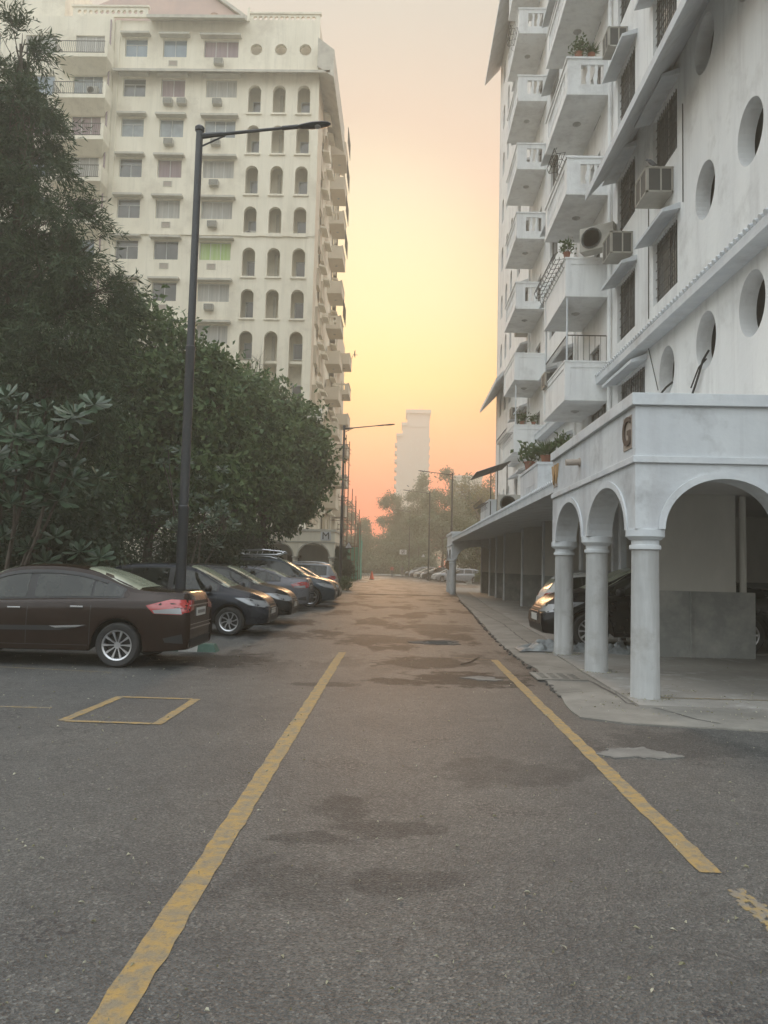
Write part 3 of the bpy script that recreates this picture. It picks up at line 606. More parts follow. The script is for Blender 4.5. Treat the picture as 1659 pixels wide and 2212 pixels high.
# scalloped tile ledge
sl = MB().box(WX-.38, WX-.001, 7.2, 42.5, 7.22, 7.42)
y = 7.3
while y < 42.4:
    sl.tube((WX-.40, y, 7.45), (WX-.002, y, 7.62), .055, n=7); y += .19
sl.build('tile_ledge', 'white_trim', G, org=(WX, 7.2, 7.3))
# ground floor canopy with tiled edge
cp = MB(); v = [(WX, 3.42),(3.05, 3.12),(3.05, 3.34),(WX, 3.66)]
cp.add([(x, y_, z_) for y_ in (14.52, 45.58) for (x, z_) in v], [(0,1,2,3),(7,6,5,4),(0,4,5,1),(1,5,6,2),(2,6,7,3),(3,7,4,0)])
y = 14.6
while y < 45.5:
    cp.tube((3.02, y, 3.335), (3.5, y, 3.385), .05, n=6); y += .2
cp.build('canopy', ['white_trim'], G, org=(3.05, 14.5, 3.2))
bx(WX+.3, 12, 15.2, 50.5, 3.2, 3.4).build('ceiling', 'soffit', G)
# fin walls of the open ground floor
for i, yy in enumerate((22, 27.8, 32.6, 38.2, 41.4, 44.4, 48.9)):
    f = bx(5.2, 11.5, yy, yy+.2, 1.35, 3.40).build('fin_wall', 'grey_wall', G, org=(5.2,yy,0))
    bx(5.195, 11.5, yy-.01, yy+.21, .02, 1.35).build('dado', 'dado', f, org=(5.2,yy,0))
    bx(5.13, 5.19, yy-.03, yy+.23, .02, 3.36).build('edge_post', 'white_trim', f, org=(5.2,yy,0))
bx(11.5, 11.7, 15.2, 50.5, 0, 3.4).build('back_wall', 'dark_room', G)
# panel wall behind the arcade
f = bx(4.35, 6.15, 14.25, 14.45, 0, 3.02).build('panel_wall', 'grey_wall', ga, org=(4.35,14.2,0))
MB().box(4.33, 6.48, 14.21, 14.25, .03, 1.24).box(5.30,5.33,14.18,14.21,.03,1.24).build('dado', 'dado', f, org=(4.35,14.2,0))
MB().path([(6.3,14.3,1.24),(6.3,14.3,3.0)], .06, 12).build('pipe', 'grey_wall', ga, org=(6.3,14.3,0))
for x_, y_ in ((4.9,17.2),(5.45,19.8)):
    bx(x_, x_+.12, y_, y_+.2, 0.03, 3.3).build('door_post', 'white_trim', G, org=(x_,y_,0))
# ------------------------------------------------------------------ balconies
balm = MB()
def baluster_mesh(m_, alongy):
    if ('bal', m_, alongy) not in CACHE:
        bl = MB(); pr = [(.36,.045),(.46,.05),(.60,.07),(.70,.055),(.82,.038),(.92,.05),(1.0,.05)]; vs = []
        for z0, r0 in pr:
            o0 = .02*math.sin(z0*9); a_, b_ = (.025, r0) if alongy else (r0, .025); ox, oy = (0, o0) if alongy else (o0, 0)
            vs += [(-a_+ox,-b_+oy,z0),(a_+ox,-b_+oy,z0),(a_+ox,b_+oy,z0),(-a_+ox,b_+oy,z0)]
        CACHE[('bal', m_, alongy)] = bl.add(vs, [(4*j+q, 4*j+(q+1)%4, 4*j+4+(q+1)%4, 4*j+4+q) for j in range(6) for q in range(4)]).mesh('baluster', [m_])
    return CACHE[('bal', m_, alongy)]
def balcony_meshes(Ln, dep, style, mats):
    """local: wall at x=0, street towards -x, runs 0..Ln in y, slab bottom z=0"""
    a = MB()
    a.box(-dep, 0, 0, Ln, 0, .13)
    ht = 1.18; t = .10
    if style == 'solid':
        a.box(-dep, -dep+t, 0, Ln, .13, ht).box(-dep+t, 0, 0, t, .13, ht).box(-dep+t, 0, Ln-t, Ln, .13, ht)
        for (p0, p1) in ((.0, .16), (ht-.16, ht)):
            a.box(-dep-.02, -dep-.001, 0, Ln, p0, p1); a.box(-dep-.02, 0, -.02, -.001, p0, p1)
        a.box(-dep-.02, -dep-.001, 0, .14, .16, ht-.16).box(-dep-.02, -dep-.001, Ln-.14, Ln, .16, ht-.16).box(-dep-.02, -dep+.14, -.02, -.001, .16, ht-.16).box(-.14, 0, -.02, -.001, .16, ht-.16)
        a.box(-dep-.04, -dep+t+.02, -.04, Ln+.04, ht, ht+.05).box(-dep+t+.02, 0, -.04, t+.02, ht, ht+.05)
    else:
        side_holes = [rect(-dep+.42, -.18, .36, 1.0)]
        a.slab([(-dep+t+.001,.13),(-.001,.13),(-.001,ht),(-dep+t+.001,ht)], side_holes, ('Y', 0), t)
        a.slab([(-dep+t+.001,.13),(-.001,.13),(-.001,ht),(-dep+t+.001,ht)], side_holes, ('Y', Ln-t), t)
        a.slab([(0,.13),(Ln,.13),(Ln,ht),(0,ht)], [rect(.35, Ln-.35, .36, 1.0)], ('X', -dep), t)
        a.box(-dep-.03, -dep-.001, -.03, Ln+.03, .0, .12).box(-dep-.03, 0, -.03, -.001, 0, .12)
        a.box(-dep-.04, -dep+t+.02, -.04, Ln+.04, ht, ht+.06).box(-dep+t+.02, 0, -.04, t+.02, ht, ht+.06)
    pos = []
    if style != 'solid':
        nb = 2
        for i in range(nb):
            for yy in (t/2, Ln-t/2): pos.append((-dep+.42+(dep-.6)*(i+1)/(nb+1), yy, 0))
        k = int((Ln-.7)/.2)
        for i in range(k): pos.append((-dep+t/2, .35+(Ln-.7)*(i+.5)/k, 1))
    lp = MB().lathe([(.11,-.03),(.13,-.02),(.14,0)], (-dep*.5, Ln*.45, 0), 16).lathe([(.03,-.07),(.1,-.03)], (-dep*.5, Ln*.45, 0), 16)
    return (a.mesh('balcony', [mats[0]], bevel=0), [(p, baluster_mesh(mats[1], p[2])) for p in pos], lp.mesh('ceiling_lamp', ['lamp_glass']))
def put_balcony(bl, parent, org, rz=0):
    o = inst('balcony', bl[0], parent, org, rz)
    c = bpy.data.objects.new('ceiling_lamp', bl[2]); col.objects.link(c); c.parent = o
    for p, me in bl[1]: c = bpy.data.objects.new('baluster', me); col.objects.link(c); c.parent = o; c.location = (p[0], p[1], 0)
    return o
Bs = balcony_meshes(3.5, 1.3, 'solid', ('wall_white','wall_white')); Bb = balcony_meshes(3.5, 1.3, 'bal', ('wall_white','wall_white'))
BZ = [3.55]+[6.72+3.22*k for k in range(11)]
balc = {}
for c, y0 in enumerate((23.15, 33.7)):
    for k in range(1, 12): balc[(c, k)] = put_balcony((Bs if k < 3 else Bb) if c == 0 else (Bs if k < 3 else Bb), G, (WX, y0, BZ[k]))
# privacy/side walls of lowest terraces with jali panels
def jali_terrace(y0, Ln, zb, ht, xf):
    hs = []
    for j in range(2):
        for i in range(6): hs.append(rect(.55+i*.28, .55+i*.28+.12, .25+j*.32, .5+j*.32))
    a = MB().slab(rect(0, Ln, 0, ht), hs, ('X', 0), .12)
    a.box(.121, WX-xf, 0, .12, 0, ht).box(-.03, .15, -.03, Ln+.03, ht, ht+.08).box(.15, WX-xf, -.03, .15, ht, ht+.08)
    return inst('terrace_wall', a.mesh('terrace_wall', ['white_plaster']), G, (xf, y0, zb))
jali_terrace(23.2, 3.3, 3.4, 1.35, 4.1); jali_terrace(36.2, 4.0, 3.4, 1.35, 4.15)

# rain pipes and wiring on the street face
for yp in (22.75, 27.3, 37.4):
    pm_ = MB().tube((WX-.09, yp, 3.6), (WX-.09, yp, 40), .055, n=8)
    for k in range(12): pm_.box(WX-.16, WX-.002, yp-.07, yp+.07, 4.6+3.2*k, 4.66+3.2*k)
    pm_.build('downpipe', 'wall_white', G, org=(WX, yp, 3.6))
wr_ = MB()
for (y0_, z0_, y1_, z1_) in ((12.0,7.75,22.5,7.7),(19.3,8.0,19.3,11.6),(16.9,9.9,16.9,12.2),(27.8,7.2,27.8,20.0)):
    pts_ = [(WX-.02, y0_+(y1_-y0_)*i/8, z0_+(z1_-z0_)*i/8-(.05*math.sin(math.pi*i/8) if y0_ != y1_ else 0)) for i in range(9)]; wr_.path(pts_, .012, 5)
wr_.build('wiring', 'tar', G, org=(WX, 12, 8))
# ================================================================== CREAM TOWER (left)
FY = 58.0
T = empty('apartment_tower', (-7.3, FY, 0), 'tall cream apartment tower with rows of windows and arched openings facing the camera', 'apartment tower')
FH = 3.3
holes = []; twins = []
for k in range(13):
    z0 = 41.5-FH*k
    for (xc, w_, h_) in ((-21.9,1.8,1.55), (-18.8,1.9,1.5), (-14.95,2.45,1.45)):
        if k == 0 and xc == -14.95: w_ = 2.75; xc = -15.1
        twins.append((k, xc-w_/2, xc+w_/2, z0, z0+h_)); holes.append(rect(xc-w_/2, xc+w_/2, z0, z0+h_))
for xc in (-12.3, -10.35, -8.4):
    holes.append(ell(xc, 42.2, .47, .47, 26))
    for k in range(6): holes.append(arch(xc, .5, 36.95-FH*k, 38.75-FH*k, .5, 12))
    holes.append(arch(xc, .52, 13.4, 18.9, .55, 12))
    for k in range(3): holes.append(arch(xc, .5, 3.6+FH*k, 5.4+FH*k, .5, 12)) if k < 2 else None
MB().slab(rect(-23.38, -7.3, 0, 44.5), holes, ('Y', FY), .35).build('wall', 'cream_plaster', T)
# building body behind and street-side wall
sh_ = []
for k in range(12):
    for y in (62.5, 65.5, 74.0, 77.2): sh_.append(rect(y, y+1.5, 5.0+FH*k, 6.5+FH*k))
MB().slab(rect(FY+.351, 78.5, 0, 44.5), sh_, ('X', -7.3), -.3).build('street_wall', 'cream_street', T)
MB().slab(rect(78.501, 92, 0, 28), [rect(y, y+1.5, 5.0+FH*k, 6.5+FH*k) for k in range(7) for y in (80, 88)], ('X', -7.3), -.3).build('street_wall', 'cream_street', T)
MB().box(-23.3, -7.75, FY+1.35, 78.4, 0, 44.4).box(-23.3,-7.75,78.6,91.9,0,27.9).build('inner_wall', 'cream_plaster', T)
fl = MB()
for k in range(13):
    zz = 40.2-FH*k+.1
    fl.box(-13.2, -7.61, FY+.351, FY+1.34, zz-.2, zz)
fl.box(-7.62,-7.601,FY+.351,FY+1.34,0,44.4)
fl.build('loggia_floor', 'cream_plaster', T)
lgm = bx(-.37,.37,-.06,0,0,1.2).mesh('loggia_window', ['glass_dark']); lgf = MB().slab(rect(-.42,.42,-.05,1.25), [rect(-.35,.35,.02,1.18)], ('Y',-.08), .03).mesh('frame', ['frame_white'])
lpm = bx(-.12,.12,-.095,0,0,2.2).mesh('pipe', ['cream_trim'])
for xc in (-12.3, -10.35, -8.4):
    for k in range(10):
        if xc == -10.35: inst('pipe', lpm, T, (xc, FY+1.345, 37.0-FH*k))
        else: o = inst('loggia_window', lgm, T, (xc+.05, FY+1.345, 37.4-FH*k)); inst('frame', lgf, o, (xc+.05, FY+1.345, 37.4-FH*k))
wk = {}
cur = ['glass_dark','glass_blue','glass_pale','curtain_white','curtain_pink']
pick = {(0,0):'glass_blue',(0,1):'glass_blue',(0,2):'curtain_pink',(1,0):'glass_dark',(1,1):'curtain_pink',(1,2):'curtain_white',(2,0):'glass_pale',(2,1):'glass_pale',(2,2):'glass_pale',
        (3,0):'glass_dark',(3,1):'curtain_pink',(3,2):'curtain_white',(4,0):'glass_dark',(4,1):'curtain_white',(4,2):'curtain_white',(5,0):'glass_dark',(5,1):'glass_dark',(5,2):'curtain_green',
        (6,1):'glass_dark',(6,2):'curtain_white',(7,2):'curtain_white'}
def twindow(key, wdt, hgt, glass, parent, org, n=2, transom=False):
    if key not in wk:
        f = MB(); t = .05
        f.box(0,wdt,0,.05,0,t).box(0,wdt,0,.05,hgt-t,hgt).box(0,t,0,.05,t,hgt-t).box(wdt-t,wdt,0,.05,t,hgt-t)
        top = hgt*.68 if transom else hgt-t
        for i in range(1, n): f.box(wdt*i/n-t/2, wdt*i/n+t/2, .002,.048, t, top)
        if transom: f.box(t,wdt-t,.001,.049,top,top+t)
        wk[key] = f.mesh('window', ['frame_white'])
    o = inst('window', wk[key], parent, org)
    pk = ('p', key, glass)
    if pk not in wk: wk[pk] = bx(.04,wdt-.04,.03,.04,.04,hgt-.04).mesh('pane', [glass])
    inst('pane', wk[pk], o, org); return o
for i, (k, a, b_, c, d) in enumerate(twins):
    j = i % 3
    twindow((round(b_-a,2), j), b_-a, d-c, pick.get((k, j), random.choice(cur)), T, (a, FY+.18, c), n=(2,2,3)[j], transom=(j == 0))
# window shades (chajja)
for wd_, nm in ((1.8,0),(1.9,1),(2.45,2),(2.75,3)): wk['s', wd_] = bx(-.25, wd_+.25, -.5, 0, 0, .16).mesh('sunshade', ['cream_trim'])
for (k, a, b_, c, d) in twins: inst('sunshade', wk['s', round(b_-a, 2)], T, (a, FY-.002, d+.1))
sm_ = bx(-.62, .62, -.12, 0, -.14, 0).mesh('sill', ['cream_plaster'])
for xc in (-12.3, -10.35, -8.4):
    for k in range(6): inst('sill', sm_, T, (xc, FY-.002, 36.95-FH*k))
# niches / ledges / parapets
def yledge(x0, x1, zo, zi, dep, th=.2, nm='ledge'):
    v = [(FY-.003, zi), (FY-dep, zo), (FY-dep, zo+th), (FY-.003, zi+th)]
    return MB().add([(x, y_, z_) for x in (x0, x1) for (y_, z_) in v], [(0,1,2,3),(7,6,5,4),(0,4,5,1),(1,5,6,2),(2,6,7,3),(3,7,4,0)]).build(nm, 'cream_trim', T, org=(x0, FY, zo))
yledge(-23.4, -6.3, 39.75, 40.25, .9); yledge(-20.8, -13.1, 44.0, 44.5, 1.1, .25)
MB().box(-23.5, -7.2, FY-.12, FY-.003, 26.95, 27.2).build('string_course', 'cream_plaster', T)
MB().box(-7.75, -7.2, FY-.06, FY-.003, 0, 39.7).build('corner_strip', 'cream_plaster', T)
v = [(-7.299, 40.25), (-6.0, 39.4), (-6.0, 41.6), (-7.299, 42.6)]
MB().add([(x, y_, z_) for y_ in (FY-.9, 68) for (x, z_) in v], [(0,1,2,3),(7,6,5,4),(0,4,5,1),(1,5,6,2),(2,6,7,3),(3,7,4,0)]).build('side_ledge', 'cream_trim', T, org=(-7.3, FY, 40))
v = [(-7.299, 13.3), (-6.2, 12.2), (-6.2, 12.45), (-7.299, 13.6)]
MB().add([(x, y_, z_) for y_ in (FY-.9, 68) for (x, z_) in v], [(0,1,2,3),(7,6,5,4),(0,4,5,1),(1,5,6,2),(2,6,7,3),(3,7,4,0)]).build('side_ledge', 'cream_trim', T, org=(-7.3, FY, 13))
yledge(-23.4, -6.2, 12.2, 13.3, .9)
def parapet(x0, x1, z0, z1, y):
    hs = []; n = int((x1-x0-.6)/.42)
    for i in range(n):
        xc = x0+.3+(x1-x0-.6)*(i+.5)/n; hs.append(ell(xc, (z0+z1)/2, .15, .17, 12))
    MB().slab(rect(x0, x1, z0, z1), hs, ('Y', y), .18).box(x0-.1, x1+.1, y-.08, y+.26, z1, z1+.14).build('parapet', 'cream_plaster', T, org=(x0, y, z0))
parapet(-13.0, -7.3, 44.5, 45.15, FY+.02); parapet(-27.0, -21.0, 44.6, 45.4, FY-.3)
MB().box(-13.1,-12.9,FY-.1,FY+.4,44.5,45.6).box(-23.6,-23.2,FY-.1,FY+.4,0,44.5).build('pilaster', 'cream_plaster', T)
gb = [(-26,44.5),(-13.2,44.5),(-13.2,45.2),(-17.6,48.4),(-21.6,48.4),(-26,46.6)]
MB().slab(gb, [ell(-16.1,45.6,.5,.55,16,0,180)], ('Y', FY+1.2), .3).build('gable', 'pink_plaster', T)
MB().add([(x, y_, z_) for y_ in (FY+.9, FY+3) for (x, z_) in [(-12.9,45.05),(-17.5,48.4),(-17.5,48.7),(-12.9,45.35)]], [(0,1,2,3),(7,6,5,4),(0,4,5,1),(1,5,6,2),(2,6,7,3),(3,7,4,0)]).build('gable_roof', 'cream_trim', T)
# left wing
hs2 = []; wl2 = []
for k in range(13):
    z0 = 41.2-FH*k
    for (x0, x1, za, zb_) in ((-26.5,-24.2, z0-.7, z0+1.6), (-30.5,-28.0, z0, z0+1.6), (-35,-32.5, z0, z0+1.6)):
        hs2.append(rect(x0, x1, za, zb_)); wl2.append((k, x0, x1, za, zb_))
MB().slab(rect(-46, -23.6, 0, 44.4), hs2, ('Y', FY-.6), .3).build('wing_wall', 'cream_plaster', T)
MB().box(-46,-23.62,FY-.2,75,0,44.3).build('wing_body', 'cream_plaster', T)
MB().box(-46,-28,FY+.4,75,44.4,50).build('penthouse', 'cream_plaster', T)
for i, (k, a, b_, c, d) in enumerate(wl2): twindow(('w', round(b_-a,2), round(d-c,2)), b_-a, d-c, random.choice(cur), T, (a, FY-.5, c), n=3)
wb = MB(); wb.box(0, 4.1, -1.35, 0, 0, .3).add([(0,-1.35,0),(4.1,-1.35,0),(4.1,0,0),(0,0,0),(.5,-.2,-.75),(3.6,-.2,-.75),(3.6,0,-.75),(.5,0,-.75)], [(0,1,5,4),(1,2,6,5),(2,3,7,6),(3,0,4,7),(4,5,6,7)])
wb.box(3.9,4.1,-1.3,0,.3,1.3)
wbm = wb.mesh('balcony', ['cream_plaster'])
rl = MB().box(0,3.9,-1.33,-1.29,1.25,1.3).box(0,3.9,-1.33,-1.29,.35,.39).box(0,.04,-1.3,0,1.25,1.3)
for i in range(26):
    x = .05+3.8*i/25; rl.path([(x,-1.31,.35),(x,-1.42,.55),(x,-1.30,.9),(x,-1.31,1.27)], .014, 4)
for i in range(8): rl.box(.0,.03,-1.25+.16*i,-1.22+.16*i,.35,1.27)
rlm = rl.mesh('railing', ['iron'])
for k in range(12):
    o = inst('balcony', wbm, T, (-27.5, FY-.602, 40.15-FH*k)); inst('railing', rlm, o, (-27.5, FY-.602, 40.15-FH*k))
MB().path([(-23.7, FY-.75, 2),(-23.7, FY-.75, 44)], .07, 8).build('downpipe', 'curtain_pink', T)
# street-side balconies of the tower
Tb = balcony_meshes(3.4, 1.35, 'solid', ('cream_street','cream_plaster')); Tc = balcony_meshes(3.4, 1.35, 'bal', ('cream_street','cream_plaster'))
for c, (y0, kt) in enumerate(((69.0, 12), (71.9+9.5, 7))):
    for k in range(1, kt): put_balcony(Tb if (k+c) % 3 else Tc, T, (-7.3, y0+3.4, 3.4+FH*k), R(180))
for k in range(2, 11): put_balcony(Tb, T, (-7.3, 78.0, 3.4+FH*k-1.1), R(180)) if 0 else None
gr = MB()
for i in range(7): gr.box(-.02,.02,i*.5-.02,i*.5+.02,0,1.6)
gr.box(-.02,.02,0,3.0,1.58,1.62).box(-.02,.02,0,3.0,.78,.82); grm = gr.mesh('grille', ['iron'])
for k in (6, 8, 9, 10, 11): inst('grille', grm, T, (-5.75, 69.2, 4.6+FH*k))
tsm = MB().add([(x, y_, z_) for y_ in (0, 1.9) for (x, z_) in [(0,0),(.55,-.1),(.55,.02),(0,.16)]], [(0,1,2,3),(7,6,5,4),(0,4,5,1),(1,5,6,2),(2,6,7,3),(3,7,4,0)]).mesh('sunshade', ['cream_plaster'])
for k in range(12):
    for y in (62.3, 65.3, 73.8, 77.0):
        inst('sunshade', tsm, T, (-7.299, y, 6.6+FH*k))
tpm = twindow
for k in range(12):
    for y in (62.5, 65.5, 74.0, 77.2):
        if ('side',) not in wk:
            wk[('side',)] = MB().box(0,.04,0,1.5,0,.05).box(0,.04,0,1.5,1.45,1.5).box(0,.04,.73,.78,.05,1.45).box(-.02,-.01,.03,1.47,.03,1.47,1).mesh('window', ['frame_white','glass_dark'])
        inst('window', wk[('side',)], T, (-7.4, y, 5.0+FH*k))
# dish aerial on tower balcony
dh = empty('satellite_dish', (-5.8, 83.5, 24.6), 'round satellite dish sticking out from the cream tower over the road', 'satellite dish')
MB().lathe([(.0,.0),(.25,.03),(.45,.12)], (-5.6,83.5,24.9), 16, axis='X', cap=False).build('dish', 'iron', dh)
MB().path([(-5.9,83.5,24.3),(-5.65,83.5,24.85),(-5.2,83.5,24.8)], .03, 5).build('arm', 'iron', dh)

# ================================================================== AIR CONDITIONERS
acw = MB().box(-.36,.36,-.42,.1,0,.46).mesh('air_conditioner', ['ac_beige'], bevel=.012)
acg = MB()
for i in range(7): acg.box(-.3,.3,-.435,-.421,.06+.05*i,.085+.05*i)
acg.box(-.33,.33,-.424,-.4205,.04,.42,1); acgm = acg.mesh('grille', ['ac_beige','ac_dark'])
ORD = ['top','second','third','fourth','fifth','sixth','seventh','eighth','ninth']
COLN = ['first','middle','wide last']
def ac_tower(k, j, x, z, nm=''):
    o = inst('air_conditioner', acw, None, (x, FY+0.0, z)); tag(o, '%sair conditioner in the %s window row, %s window column of the cream tower' % (nm, ORD[k], COLN[j]), 'air conditioner', 'window air conditioners on the cream tower')
    c = inst('grille', acgm, o, (x, FY, z))
for k in (0,1,2,3,4,6): ac_tower(k, 2, -15.2, 40.75-FH*k)
for k, x, nm in ((1,-19.1,'dark '), (2,-18.9,'')): ac_tower(k, 1, x, 40.75-FH*k, nm)
ac_tower(1, 1, -18.0, 40.75-FH, 'pale paired ')
nm_ = MB().slab(rect(-.36,.36,0,.46), [rect(-.3,.3,.04,.42)], ('Y',-.03), .03).box(-.3,.3,-.012,-.004,.04,.42,1).mesh('niche', ['cream_trim','clay_panel'])
for k, x in ((0,-18.9),(3,-18.9),(4,-18.9),(5,-18.9),(6,-18.9)): inst('niche', nm_, T, (x, FY-.003, 40.75-FH*k))
for k in (5,7): inst('niche', nm_, T, (-15.2, FY-.003, 40.75-FH*k))
# outdoor (split) unit
def outdoor_mesh():
    b = MB().box(-.42,.42,-.16,.16,0,.58).mesh('outdoor_unit', ['ac_beige'], bevel=.015)
    f = MB().lathe([(.02,0),(.245,0),(.255,-.015),(.235,-.02),(.23,-.006),(.05,-.006)], (-.12,-.163,.29), 24, axis='Y')
    for i in range(5): f.lathe([(.04+.04*i,-.012),(.048+.04*i,-.012)], (-.12,-.163,.29), 20, axis='Y', m=1)
    return b, f.mesh('fan', ['ac_dark','ac_beige'])
ob, of = outdoor_mesh()
def outdoor(loc, rz, label, sc=1.0):
    o = inst('outdoor_unit', ob, None, loc, rz); o.scale = (sc,)*3; tag(o, label, 'air conditioner', 'outdoor air conditioner units')
    c = bpy.data.objects.new('fan', of); col.objects.link(c); c.parent = o; return o
outdoor((-24.6, 56.6, 38.0-.55), 0, 'outdoor unit with a dark fan on the upper corner balcony of the cream tower')
outdoor((-12.3, 58.45, 26.95), 0, 'outdoor unit sitting in the arched opening of the cream tower, fourth floor down')
outdoor((-12.3, 58.45, 13.9), 0, 'outdoor unit in the tall arched opening just above the tree tops')
outdoor((-6.3, 69.6, 41.1), R(90), 'outdoor unit on the topmost street-side balcony of the cream tower')
outdoor((4.22, 29.6, 3.72), 0, 'large outdoor unit with a round fan on the terrace over the canopy', 1.2)
MB().box(3.85,4.6,29.5,29.7,3.42,3.71).build('ac_stand', 'iron', G, org=(4.2,29.6,3.5))
outdoor((5.75, 22.6, 11.15), R(-35), 'beige outdoor unit hung on the wall beneath the baluster balcony', 1.25)
# window units in cages on the white building
def cage_ac(x0, y, z, w_, h_, label, dp=.62):
    o = empty('air_conditioner', (x0, y, z), label, 'air conditioner', 'caged window air conditioners on the white block')
    b = MB().box(x0-dp, x0-.001, y, y+w_, z, z+h_).build('casing', 'ac_beige', o, bevel=.01)
    f = MB(); t = .035
    for (a0, a1) in ((y-.004, y-.018),):
        for xx in (x0-dp, x0-dp/2, x0-.05): f.box(xx, xx+t, a1, a0, z, z+h_)
        f.box(x0-dp, x0, a1, a0, z, z+t).box(x0-dp, x0, a1, a0, z+h_-t, z+h_)
    for yy in (y, y+w_/2, y+w_-t): f.box(x0-dp-.018, x0-dp-.004, yy, yy+t, z, z+h_)
    f.box(x0-dp-.018, x0-dp-.004, y, y+w_, z, z+t).box(x0-dp-.018, x0-dp-.004, y, y+w_, z+h_-t, z+h_)
    f.build('frame', 'ac_beige', o)
    g2 = MB().box(x0-dp+.05, x0-.03, y-.0035, y-.0015, z+.05, z+h_-.05).box(x0-dp-.0035, x0-dp-.0015, y+.05, y+w_-.05, z+.05, z+h_-.05)
    g2.build('grille', 'ac_dark', o); return o
cage_ac(WX, 17.55, 10.45, .85, .62, 'caged window air conditioner with a pigeon sitting on it, high on the white wall')
cage_ac(WX, 20.7, 10.3, .8, .62, 'caged window air conditioner between the pigeon one and the baluster balconies', .6)
cage_ac(WX, 17.9, 16.9, .85, .9, 'large caged air conditioner near the roof-side top of the white wall', .8)
cage_ac(WX, 21.2, 16.6, .6, .6, 'small white air conditioner beside the large caged one near the top', .55)
cage_ac(WX-.9, 25.9, 7.8, .6, .5, 'caged air conditioner on the panelled balcony with black railings', .5)
cage_ac(WX, 40.2, 9.6, .7, .5, 'small dark air conditioner on the far end bay above the tree tops', .5)
cage_ac(WX, 38.0, 13.4, .7, .5, 'small air conditioner under the far row of balconies', .6)
# pigeon
def pigeon(loc, rz, label):
    b = MB()
    prof = [(.005,-.16),(.022,-.12),(.045,-.05),(.055,.02),(.05,.07),(.03,.12)]
    n = 12
    vs = []
    for i, (r_, t_) in enumerate(prof):
        cx, cz = t_*.75, .09+max(0, t_)*.55-.0+(.02 if t_ > 0 else t_*.25)
        for k in range(n): a = 6.2832*k/n; vs.append((cx-r_*math.sin(a)*.35, r_*math.cos(a), cz+r_*math.sin(a)))
    b.add(vs, [(i*n+k, i*n+(k+1)%n, (i+1)*n+(k+1)%n, (i+1)*n+k) for i in range(len(prof)-1) for k in range(n)])
    b.lathe([(.002,-.035),(.022,-.02),(.03,0),(.024,.022),(.004,.034)], (.11,0,.19), 10, axis='Z')
    b.tube((.135,0,.192),(.165,0,.185),.008,.002,6); b.tube((.0,.018,.06),(.005,.018,0),.005,.005,5).tube((.0,-.018,.06),(.005,-.018,0),.005,.005,5)
    o = tag(b.build('pigeon', 'pigeon_grey', smooth=60), label, 'bird'); o.location = loc; o.rotation_euler.z = rz; return o
M['pigeon_grey'] = mat('pigeon_grey', (.07,.075,.085), .6, c2=(.12,.125,.14), nscale=14, coords='O')
pigeon((5.72,17.6,11.07), R(170), 'grey pigeon sitting on the caged air conditioner')
# cables hanging from holes
tag(MB().path([(6.18,15.5,6.1),(6.14,15.7,5.95),(6.13,16.0,5.6),(6.12,16.3,5.3),(6.12,16.35,4.6),(6.12,16.3,3.8)], .025, 6).path([(6.17,15.6,5.95),(6.13,15.9,5.85),(6.1,16.25,5.5)], .018, 6).build('cable', 'tar'), 'black cable bundle hanging from the middle round opening down the white wall', 'cable')
tag(MB().path([(6.18,17.6,5.95),(6.14,17.9,5.9),(6.12,18.3,5.8),(6.12,18.55,5.55),(6.12,18.6,4.4)], .025, 6).path([(6.15,19.2,7.2),(6.12,18.4,5.95)], .012, 6).build('cable', 'tar'), 'black cable looping out of the smaller round opening nearest the windows', 'cable')
# round fixture, iron plant racks and rails on balconies
def rail(name, pts, zb, zt, parent, n, m='iron', dia=True):
    b = MB(); 
    for a, c in zip(pts[:-1], pts[1:]):
        b.tube((*a, zt), (*c, zt), .02, n=5).tube((*a, zb), (*c, zb), .014, n=5)
        k = max(1, int(math.dist(a, c)/.16))
        for i in range(k+1): u = i/k; x, y = a[0]+(c[0]-a[0])*u, a[1]+(c[1]-a[1])*u; b.tube((x,y,zb),(x,y,zt),.008,n=4)
    return b.build(name, m, parent)
def orn_rack(x, y0, y1, z, label):
    b = MB()
    n = int((y1-y0)/.35)
    for i in range(n+1):
        y = y0+(y1-y0)*i/n; b.path([(x,y,z),(x-.28,y,z-.05),(x-.34,y,z+.12)], .01, 4).path([(x-.02,y,z-.3),(x-.12,y,z-.2),(x-.1,y,z-.08)], .008, 4)
        if i < n: b.tube((x-.34,y,z+.12),(x-.22,y+.17,z+.24),.009,n=4).tube((x-.22,y+.17,z+.24),(x-.34,y+.35,z+.12),.009,n=4)
    for dx, dz in ((0,0),(-.15,-.03),(-.28,-.05),(-.34,.12)): b.tube((x+dx,y0,z+dz),(x+dx,y1,z+dz),.012,n=4)
    return tag(b.build('plant_rack', 'iron'), label, 'plant rack')
orn_rack(4.86, 23.2, 26.6, 11.15, 'black iron planter rack along the panelled balcony under the outdoor unit')
orn_rack(4.86, 33.8, 36.9, 7.6, 'ornate curled iron rack on the lowest small balcony of the far column')
orn_rack(4.1, 36.4, 40.0, 4.7, 'curled iron plant rack on the farthest terrace above the canopy')
r_ = rail('balcony_railing', [(4.95,23.2),(6.15,23.2)], 7.95, 8.75, G, 0); r2 = rail('balcony_railing', [(4.95,23.2),(4.95,26.6)], 7.95, 8.75, G, 0)
for x_, y_, za, zb_ in ((4.95,23.2,7.9,9.95),(4.95,26.6,7.9,9.95),(4.98,33.85,7.9,9.75)): MB().tube((x_,y_,za),(x_,y_,zb_),.03,n=6).build('balcony_post', 'white_trim', G, org=(x_,y_,za))
orn_rack(4.86, 23.2, 24.4, 14.55, 'flat iron rack fixed to the rim of the baluster balcony')
orn_rack(4.86, 33.8, 35.0, 26.4, 'iron drying rack at the top far balcony against the sky')
